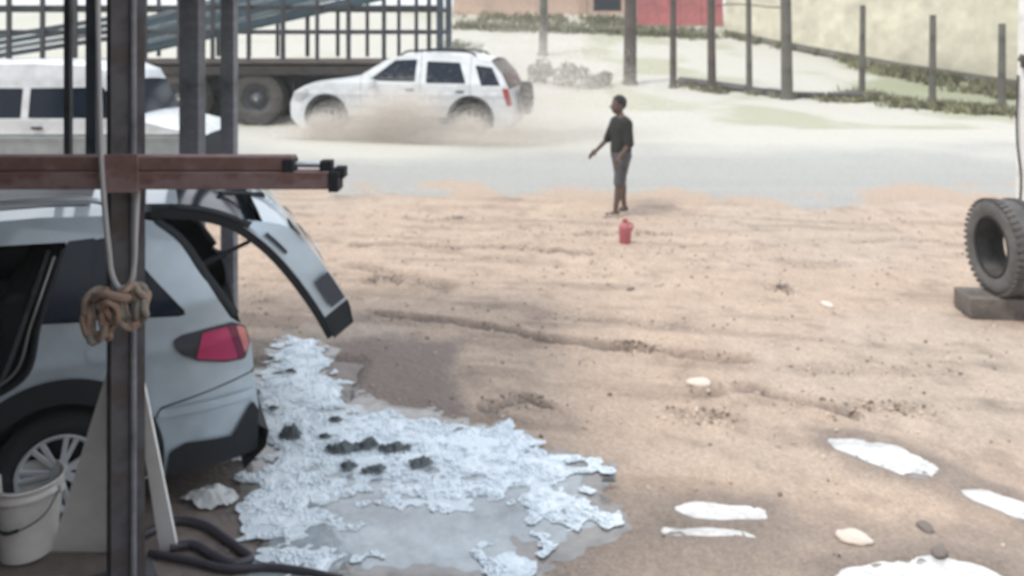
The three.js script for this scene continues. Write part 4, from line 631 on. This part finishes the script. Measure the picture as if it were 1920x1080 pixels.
// ---------------------------------------------------------------- tyre on block
{
  const Zc = EYE * FPX / (600 - ROW), s = FPX / Zc, bx = (1800 - 960) / s;
  const b = add('concrete_block', new RoundedBoxGeometry(0.95, 0.185, 0.34, 3, 0.012).rotateY(-0.1).translate(0, 0.08, 0), mat([0.22, 0.195, 0.18], 0.95, { map: rep(blotch, 1.3), bumpMap: rep(grainBump, 2), bumpScale: 0.01 })); b.position.set(bx + 0.61, 0.005, -Zc - 0.17); tag(b, 'long grey block under the standing truck tyre', 'block');
  const R = 0.425, t = thing('truck_tyre', 'large worn truck tyre standing upright on the grey block', 'tyre', [(1882 - 960) / FPX * (Zc + 0.2), 0.18, -Zc - 0.18], -1.6);
  const hw = 0.15, geo = new THREE.LatheGeometry([[0.265, -0.12], [0.29, -0.135], [0.34, -hw], [0.385, -0.145], [0.412, -0.125], [R, -0.1], [R, 0.1], [0.412, 0.125], [0.385, 0.145], [0.34, hw], [0.29, 0.135], [0.265, 0.12], [0.27, 0.105], [0.3, 0.115], [0.345, 0.125], [0.38, 0.115], [0.395, 0.08], [0.395, -0.08], [0.38, -0.115], [0.345, -0.125], [0.3, -0.115], [0.27, -0.105], [0.265, -0.12]].map(([a, b]) => new THREE.Vector2(a, b)), 64).rotateX(Math.PI / 2).translate(0, R, 0); add('carcass', geo, mat([0.17, 0.168, 0.168], 0.8, { map: rep(blotch, 2.2), bumpMap: rep(grainBump, 6), bumpScale: 0.006 }), t);
  const lugs = []; for (let k = 0; k < 44; k++) for (const z of [-0.1, 0.1]) { const a = (k + (z > 0 ? 0.5 : 0)) / 44 * 6.2832; lugs.push(new THREE.BoxGeometry(0.03, 0.018, 0.085).rotateY(z * 3).translate(0, R + 0.004, z).rotateZ(a).translate(0, R, 0)); } add('tread', lugs, M.dustyRubber, t);
  add('bead', [-0.125, 0.125].map((z) => new THREE.TorusGeometry(0.268, 0.014, 8, 48).translate(0, R, z)), M.rubber, t);
}

// ---------------------------------------------------------------- red bottle, stones, tufts, bushes
{
  const p = G(1172, 456), g = thing('red_bottle', 'red plastic bottle standing on the dirt by the person', 'bottle', [p.x, 0, p.z]);
  add('body', new THREE.LatheGeometry([[0, 0.004], [0.066, 0.004], [0.072, 0.012], [0.07, 0.06], [0.075, 0.1], [0.075, 0.18], [0.066, 0.215], [0.035, 0.25], [0.028, 0.256]].map(([a, b]) => new THREE.Vector2(a, b)), 32), mat([0.36, 0.10, 0.115], 0.5), g);
  add('cap', new THREE.CylinderGeometry(0.03, 0.033, 0.04, 20).translate(0, 0.275, 0), mat([0.34, 0.07, 0.08], 0.5), g);
  add('handle', tube([[0.03, 0.25, 0], [0.085, 0.235, 0], [0.09, 0.18, 0], [0.072, 0.14, 0]], 0.01, 20, 8), mat([0.42, 0.085, 0.10], 0.4), g);
}
[[1310, 722, 0.06, 1, 'pale flat stone at the end of a muddy rut'], [1182, 545, 0.035, 0, 'small brown stone in the open dirt below the person'], [1550, 572, 0.05, 1, 'pale stone with a dark hollow in the open dirt'], [1465, 538, 0.035, 0, 'small brown stone near a pale stone in the open dirt'], [858, 411, 0.06, 0, 'brown stone at the edge of the road'], [712, 522, 0.07, 0, 'dark stone in a muddy hollow past the tailgate'], [742, 530, 0.045, 0, 'reddish stone in a muddy hollow past the tailgate'], [1762, 1042, 0.035, 0, 'dark stone beside the broad white puddle'], [1735, 990, 0.035, 0, 'brown stone on damp dirt near the puddles'], [1600, 1010, 0.06, 1, 'pale flat stone on damp dirt between the puddles']].forEach(([px, py, r, pale, label], k) => {
  const p = G(px, py), g = new THREE.IcosahedronGeometry(1, 3), q = g.attributes.position; for (let i = 0; i < q.count; i++) { const a = [q.getX(i), q.getY(i), q.getZ(i)], f = 1 + 0.6 * (fbm(a[0] * 1.4 + k * 7, a[1] * 1.4 + a[2] * 2.1, 3) - 0.5); q.setXYZ(i, a[0] * f * r * 1.5, a[1] * f * r * 0.5, a[2] * f * r); }
  const gg = mergeVertices(g); gg.computeVertexNormals(); const o = add('stone', gg, pale ? mat([0.62, 0.54, 0.47], 0.95) : mat([0.17, 0.14, 0.125], 0.95)); o.position.set(p.x, groundH(p.x, -p.z) + r * 0.2, p.z); o.rotation.y = k; tag(o, label, 'stone', 'loose stones in the yard');
});
{ // small gravel
  const N = 7000, im = new THREE.InstancedMesh(new THREE.IcosahedronGeometry(1, 0), mat([0.42, 0.34, 0.28], 0.95), N), m4 = new THREE.Matrix4(), q = new THREE.Quaternion(), c = new THREE.Color(); let k = 0;
  while (k < N) { let Z = 3.4 + 8 * Math.sqrt(rnd()), x = (rnd() - 0.45) * 1.5 * Z; if (k % 3 === 0) { const l = ruts[Math.floor(rnd() * ruts.length)].p, i = Math.floor(rnd() * (l.length - 1)), t = rnd(); x = lerp(l[i][0], l[i + 1][0], t) + (rnd() + rnd() - 1) * 0.16; Z = lerp(l[i][1], l[i + 1][1], t) + (rnd() + rnd() - 1) * 0.16; } if (x < PADX && Z < PADZ) continue; if (polyD(filmPoly, x, Z) < 0.05) continue; const s = 0.004 + 0.012 * rnd() ** 3; q.setFromEuler(new THREE.Euler(rr(0, 6), rr(0, 6), 0)); m4.compose(new THREE.Vector3(x, groundH(x, Z) + s * 0.3, -Z), q, new THREE.Vector3(s * 1.3, s * 0.8, s)); im.setMatrixAt(k, m4); const t = rr(0.4, 1.4); im.setColorAt(k, c.setRGB(t, t, t)); k++; }
  im.name = 'gravel'; im.castShadow = im.receiveShadow = true; scene.add(im); tag(im, 'scattered gravel on the dirt yard', 'gravel', null, 'stuff');
}
{ // grass along the far verge
  const blade = new THREE.BufferGeometry(); blade.setAttribute('position', new THREE.Float32BufferAttribute([-0.02, 0, 0, 0.02, 0, 0, 0.03, 0.55, 0.03, 0.02, 0, 0, 0.012, 0.5, 0.05, 0.08, 1, 0.14, 0.02, 0, 0, 0.08, 1, 0.14, -0.02, 0, 0], 3)); blade.computeVertexNormals();
  const spots = []; const strip = (pts, n, w, h) => { for (let i = 0; i < n; i++) { const t = rnd() * (pts.length - 1), k = Math.min(pts.length - 2, Math.floor(t)), a = G(...pts[k]), p = a.lerp(G(...pts[k + 1]), t - k); const x = p.x + (rnd() + rnd() - 1) * w, Z = -p.z + (rnd() + rnd() - 1) * w; if (fbm(x * 0.9 + 31, Z * 0.9, 3) < 0.4) continue; spots.push([x, Z, h * rr(0.5, 1.3)]); } };
  strip([[1620, 112], [1700, 140], [1800, 158], [1920, 178], [2050, 205]], 5200, 1.5, 0.3); strip([[1600, 178], [1680, 196], [1800, 206], [1900, 216]], 2200, 1.0, 0.22); strip([[1280, 160], [1480, 186], [1700, 195]], 900, 0.5, 0.18); strip([[1370, 68], [1480, 92], [1620, 116]], 1500, 0.6, 0.3); strip([[850, 50], [1000, 56], [1180, 62], [1330, 70]], 2600, 1.1, 0.4); strip([[880, 34], [1100, 40], [1190, 44]], 1500, 1.2, 0.35);
  const im = new THREE.InstancedMesh(blade, mat([0.155, 0.165, 0.095], 0.9), spots.length), m4 = new THREE.Matrix4(), q = new THREE.Quaternion(), c = new THREE.Color();
  spots.forEach(([x, Z, h], i) => { q.setFromEuler(new THREE.Euler(0, rr(0, 6.28), 0)); m4.compose(new THREE.Vector3(x, groundH(x, Z) - 0.02, -Z), q, new THREE.Vector3(1.6, h, 1)); im.setMatrixAt(i, m4); const t = rr(0.6, 1.5); im.setColorAt(i, c.setRGB(t * 1.1, t, t * rr(0.8, 1.2))); });
  im.name = 'verge_grass'; im.castShadow = im.receiveShadow = true; scene.add(im); tag(im, 'dry olive grass along the far verge and walls', 'grass', null, 'stuff');
}
function bush(px, py, w, h, label, n = 900) {
  const p = G(px, py), g = thing('roadside_bush', label, 'bush', [p.x, groundH(p.x, -p.z) - 0.03, p.z], 0, 'bushes beyond the road'), lobes = []; for (let k = 0; k < 9; k++) lobes.push([rr(-0.38, 0.38) * w, h * rr(0.25, 0.75), rr(-0.3, 0.3) * w, rr(0.16, 0.3) * w]);
  const stems = lobes.map((l) => rod([rr(-0.05, 0.05), 0, rr(-0.05, 0.05)], [l[0], l[1], l[2]], 0.03, 0.01, 6)); add('stem', stems, M.wood, g);
  const P = [], v = () => new THREE.Vector3(rr(-1, 1), rr(-1, 1), rr(-1, 1)); for (let i = 0; i < n; i++) { const l = lobes[i % 9], d = v().normalize().multiplyScalar(l[3] * Math.cbrt(rr(0.25, 1.2))); const c = new THREE.Vector3(l[0] + d.x, Math.max(0.03, l[1] + d.y * 0.8), l[2] + d.z), a = v().normalize(), b = v().cross(a).normalize(), s = rr(0.04, 0.09); for (const [x, y] of [[-1, 0], [0, -0.5], [1, 0], [-1, 0], [1, 0], [0, 0.5]]) P.push(c.x + (a.x * x + b.x * y) * s, c.y + (a.y * x + b.y * y) * s, c.z + (a.z * x + b.z * y) * s); }
  const geo = new THREE.BufferGeometry(); geo.setAttribute('position', new THREE.Float32BufferAttribute(P, 3)); geo.computeVertexNormals(); add('foliage', geo, mat([0.16, 0.17, 0.125], 0.9), g);
}
bush(1022, 158, 1.1, 0.95, 'low grey-green bush at the foot of the grey timber pole', 1000); bush(1072, 162, 1.2, 0.85, 'low grey-green bush in the middle of the roadside row', 1000); bush(1122, 164, 0.9, 0.6, 'small low bush beside the thick dark timber pole', 700); bush(850, 132, 2.0, 1.0, 'wide grey-green bush above the off-road car roof', 1400);

// ---------------------------------------------------------------- person
{
  const p = G(1162, 402), g = thing('person', 'person in dark top and grey shorts walking across the dirt', 'person', [p.x, groundH(p.x, -p.z) + 0.0, p.z], 0.25);
  // local: x to picture right, facing -x; heights in metres for a 1.64 m figure
  const J = { pel: [0.02, 0.86, 0], chest: [0.015, 1.16, 0], sh: [0.03, 1.30, 0], neck: [0.0, 1.38, 0], head: [-0.025, 1.53, 0], hipN: [0.02, 0.83, 0.09], hipF: [0.02, 0.83, -0.09], kneeN: [-0.05, 0.46, 0.10], ankN: [-0.10, 0.08, 0.09], kneeF: [0.05, 0.46, -0.08], ankF: [0.10, 0.10, -0.08], shN: [0.04, 1.28, 0.18], shF: [0.0, 1.28, -0.18], elN: [0.05, 1.02, 0.24], haN: [-0.09, 0.83, 0.22], elF: [-0.09, 1.03, -0.24], haF: [-0.26, 0.87, -0.24] };
  const cap = (x, y, z, a, b, ra, rb) => { const ex = b[0] - a[0], ey = b[1] - a[1], ez = b[2] - a[2], t = clamp(((x - a[0]) * ex + (y - a[1]) * ey + (z - a[2]) * ez) / (ex * ex + ey * ey + ez * ez)); return Math.hypot(x - a[0] - ex * t, y - a[1] - ey * t, z - a[2] - ez * t) - lerp(ra, rb, t); };
  const sm = (a, b, k = 0.03) => { const h = clamp(0.5 + 0.5 * (b - a) / k); return lerp(b, a, h) - k * h * (1 - h); };
  const ell = (x, y, z, c, r) => { const k = Math.hypot((x - c[0]) / r[0], (y - c[1]) / r[1], (z - c[2]) / r[2]); return (k - 1) * Math.min(...r); };
  const torso = (x, y, z, o) => { let d = ell(x, y, z, [0.02, 1.16, 0], [0.125 + o, 0.24 + o, 0.175 + o]); d = sm(d, cap(x, y, z, [0.03, 1.275, -0.14], [0.03, 1.275, 0.14], 0.07 + o, 0.07 + o), 0.06); return sm(d, ell(x, y, z, [0.02, 0.92, 0], [0.115 + o, 0.15 + o, 0.155 + o]), 0.07); };
  const arms = (x, y, z, o, fore = true) => { let d = 9; for (const [a, b, c] of [[J.shN, J.elN, J.haN], [J.shF, J.elF, J.haF]]) { d = Math.min(d, cap(x, y, z, a, b, 0.05 + o, 0.04 + o)); if (fore) d = Math.min(d, cap(x, y, z, b, c, 0.037 + o, 0.026 + o)); } return d; };
  const leg = (x, y, z, o, low = true) => { let d = 9; for (const [a, b, c] of [[J.hipN, J.kneeN, J.ankN], [J.hipF, J.kneeF, J.ankF]]) { d = Math.min(d, cap(x, y, z, a, b, 0.085 + o, 0.055 + o)); if (low) { d = sm(d, cap(x, y, z, b, c, 0.052 + o, 0.034 + o), 0.02); const m = [lerp(b[0], c[0], 0.3) + 0.015, lerp(b[1], c[1], 0.3), b[2]]; d = sm(d, ell(x, y, z, m, [0.05, 0.12, 0.048]), 0.03); d = sm(d, cap(x, y, z, [c[0] + 0.03, c[1] - 0.045, c[2]], [c[0] - 0.13, c[1] - 0.052, c[2]], 0.034, 0.026), 0.02); } } return d; };
  const headD = (x, y, z) => { const h = J.head; let d = ell(x, y, z, [h[0] + 0.01, h[1] + 0.025, 0], [0.098, 0.105, 0.078]); d = sm(d, ell(x, y, z, [h[0] - 0.03, h[1] - 0.055, 0], [0.062, 0.068, 0.056]), 0.04); d = sm(d, cap(x, y, z, [h[0] - 0.085, h[1] + 0.01, 0], [h[0] - 0.11, h[1] - 0.025, 0], 0.01, 0.015), 0.015); d = sm(d, cap(x, y, z, [h[0] - 0.08, h[1] - 0.062, -0.018], [h[0] - 0.08, h[1] - 0.062, 0.018], 0.012, 0.012), 0.01); for (const s of [-1, 1]) { d = sm(d, ell(x, y, z, [h[0] + 0.02, h[1] - 0.005, s * 0.078], [0.02, 0.03, 0.012]), 0.01); d = Math.max(d, -(ell(x, y, z, [h[0] - 0.094, h[1] + 0.015, s * 0.033], [0.014, 0.012, 0.017]))); } return d; };
  const hand = (x, y, z, w, dir) => { let d = ell(x, y, z, [w[0] + dir[0] * 0.045, w[1] + dir[1] * 0.045, w[2]], [0.04, 0.045, 0.024]); for (let f = 0; f < 4; f++) { const L = [0.062, 0.07, 0.066, 0.05][f], o = (f - 1.5) * 0.018, b = [w[0] + dir[0] * 0.08 + dir[1] * o * 0.75, w[1] + dir[1] * 0.08 - dir[0] * o * 0.75, w[2]], m = [b[0] + dir[0] * L * 0.55, b[1] + dir[1] * L * 0.55, b[2] + 0.004], e = [m[0] + dir[0] * L * 0.35 - 0.006, m[1] + dir[1] * L * 0.4 - 0.012, m[2] + 0.012]; d = sm(d, cap(x, y, z, b, m, 0.0085, 0.008), 0.006); d = Math.min(d, cap(x, y, z, m, e, 0.008, 0.007)); } const tb = [w[0] + dir[0] * 0.03, w[1] + dir[1] * 0.03, w[2] + 0.012]; d = sm(d, cap(x, y, z, tb, [tb[0] + dir[0] * 0.045 - dir[1] * 0.02, tb[1] + dir[1] * 0.045 + dir[0] * 0.02, tb[2] + 0.028], 0.011, 0.008), 0.008); return d; };
  const body = meshSDF([-0.03, 0.82, 0], [0.36, 0.86, 0.32], 96, (x, y, z) => { let d = torso(x, y, z, 0); d = sm(d, arms(x, y, z, 0), 0.03); d = sm(d, leg(x, y, z, 0), 0.04); d = sm(d, cap(x, y, z, [0.02, 1.28, 0], [-0.012, 1.46, 0], 0.055, 0.048), 0.04); return d; });
  const head = meshSDF([-0.025, 1.52, 0], [0.15, 0.16, 0.15], 72, (x, y, z) => sm(headD(x, y, z), cap(x, y, z, [0.01, 1.36, 0], [-0.012, 1.46, 0], 0.048, 0.046), 0.03));
  const dn = [-0.5, -0.86], df = [-0.78, -0.62];
  const hN = meshSDF([J.haN[0] - 0.045, J.haN[1] - 0.07, J.haN[2]], [0.12, 0.12, 0.12], 56, (x, y, z) => sm(hand(x, y, z, J.haN, dn), cap(x, y, z, J.elN, J.haN, 0.037, 0.026), 0.012)), hF = meshSDF([J.haF[0] - 0.06, J.haF[1] - 0.05, J.haF[2]], [0.12, 0.12, 0.12], 56, (x, y, z) => sm(hand(x, y, z, J.haF, df), cap(x, y, z, J.elF, J.haF, 0.037, 0.026), 0.012));
  add('body', [body, head, hN, hF], mat([0.11, 0.07, 0.055], 0.65), g);
  add('shirt', meshSDF([0.0, 1.1, 0], [0.3, 0.36, 0.36], 80, (x, y, z) => { const d = sm(torso(x, y, z, 0.016 + 0.012 * sstep(y, 1.1, 0.86) + 0.006 * (vnoise(y * 22 + x * 12, z * 16) - 0.5)), Math.max(arms(x, y, z, 0.018, false)), 0.04); return Math.max(d, 0.845 - y, y - 1.365 - (x > 0 ? 0.015 : 0)); }), mat([0.026, 0.028, 0.025], 0.9, { map: rep(blotch, 3) }), g);
  add('shorts', meshSDF([0.0, 0.66, 0], [0.3, 0.36, 0.3], 80, (x, y, z) => { const d = sm(leg(x, y, z, 0.022 + 0.006 * (vnoise(y * 20, z * 18 + x * 9) - 0.5), false), ell(x, y, z, [0.02, 0.86, 0], [0.135, 0.14, 0.165]), 0.05); return Math.max(d, 0.43 - y, y - 0.92); }), mat([0.12, 0.12, 0.135], 0.9, { map: rep(blotch, 3) }), g);
  add('hair', meshSDF([-0.015, 1.56, 0], [0.15, 0.14, 0.14], 64, (x, y, z) => { const h = J.head, d = ell(x, y, z, [h[0] + 0.02, h[1] + 0.035, 0], [0.106, 0.112, 0.088]) + 0.006 * (vnoise(x * 60, y * 60 + z * 45) - 0.5); return Math.max(d, (h[1] + 0.045 - y) * 0.7 + (h[0] - 0.03 - x) * 0.9, h[1] - 0.07 - y); }), mat([0.010, 0.010, 0.012], 0.8), g);
  for (const a of [J.ankN, J.ankF]) { const s = add('sandal', [new RoundedBoxGeometry(0.26, 0.024, 0.095, 3, 0.011).translate(a[0] - 0.05, a[1] - 0.088 + (a === J.ankF ? 0.0 : 0.02), a[2])], mat([0.42, 0.36, 0.32], 0.8), g); add('strap', tube([[a[0] - 0.1, a[1] - 0.075, a[2] - 0.042], [a[0] - 0.09, a[1] - 0.02, a[2]], [a[0] - 0.1, a[1] - 0.075, a[2] + 0.042]], 0.008, 14, 6), mat([0.42, 0.36, 0.32], 0.8), s); }
}

renderer.render(scene, camera);
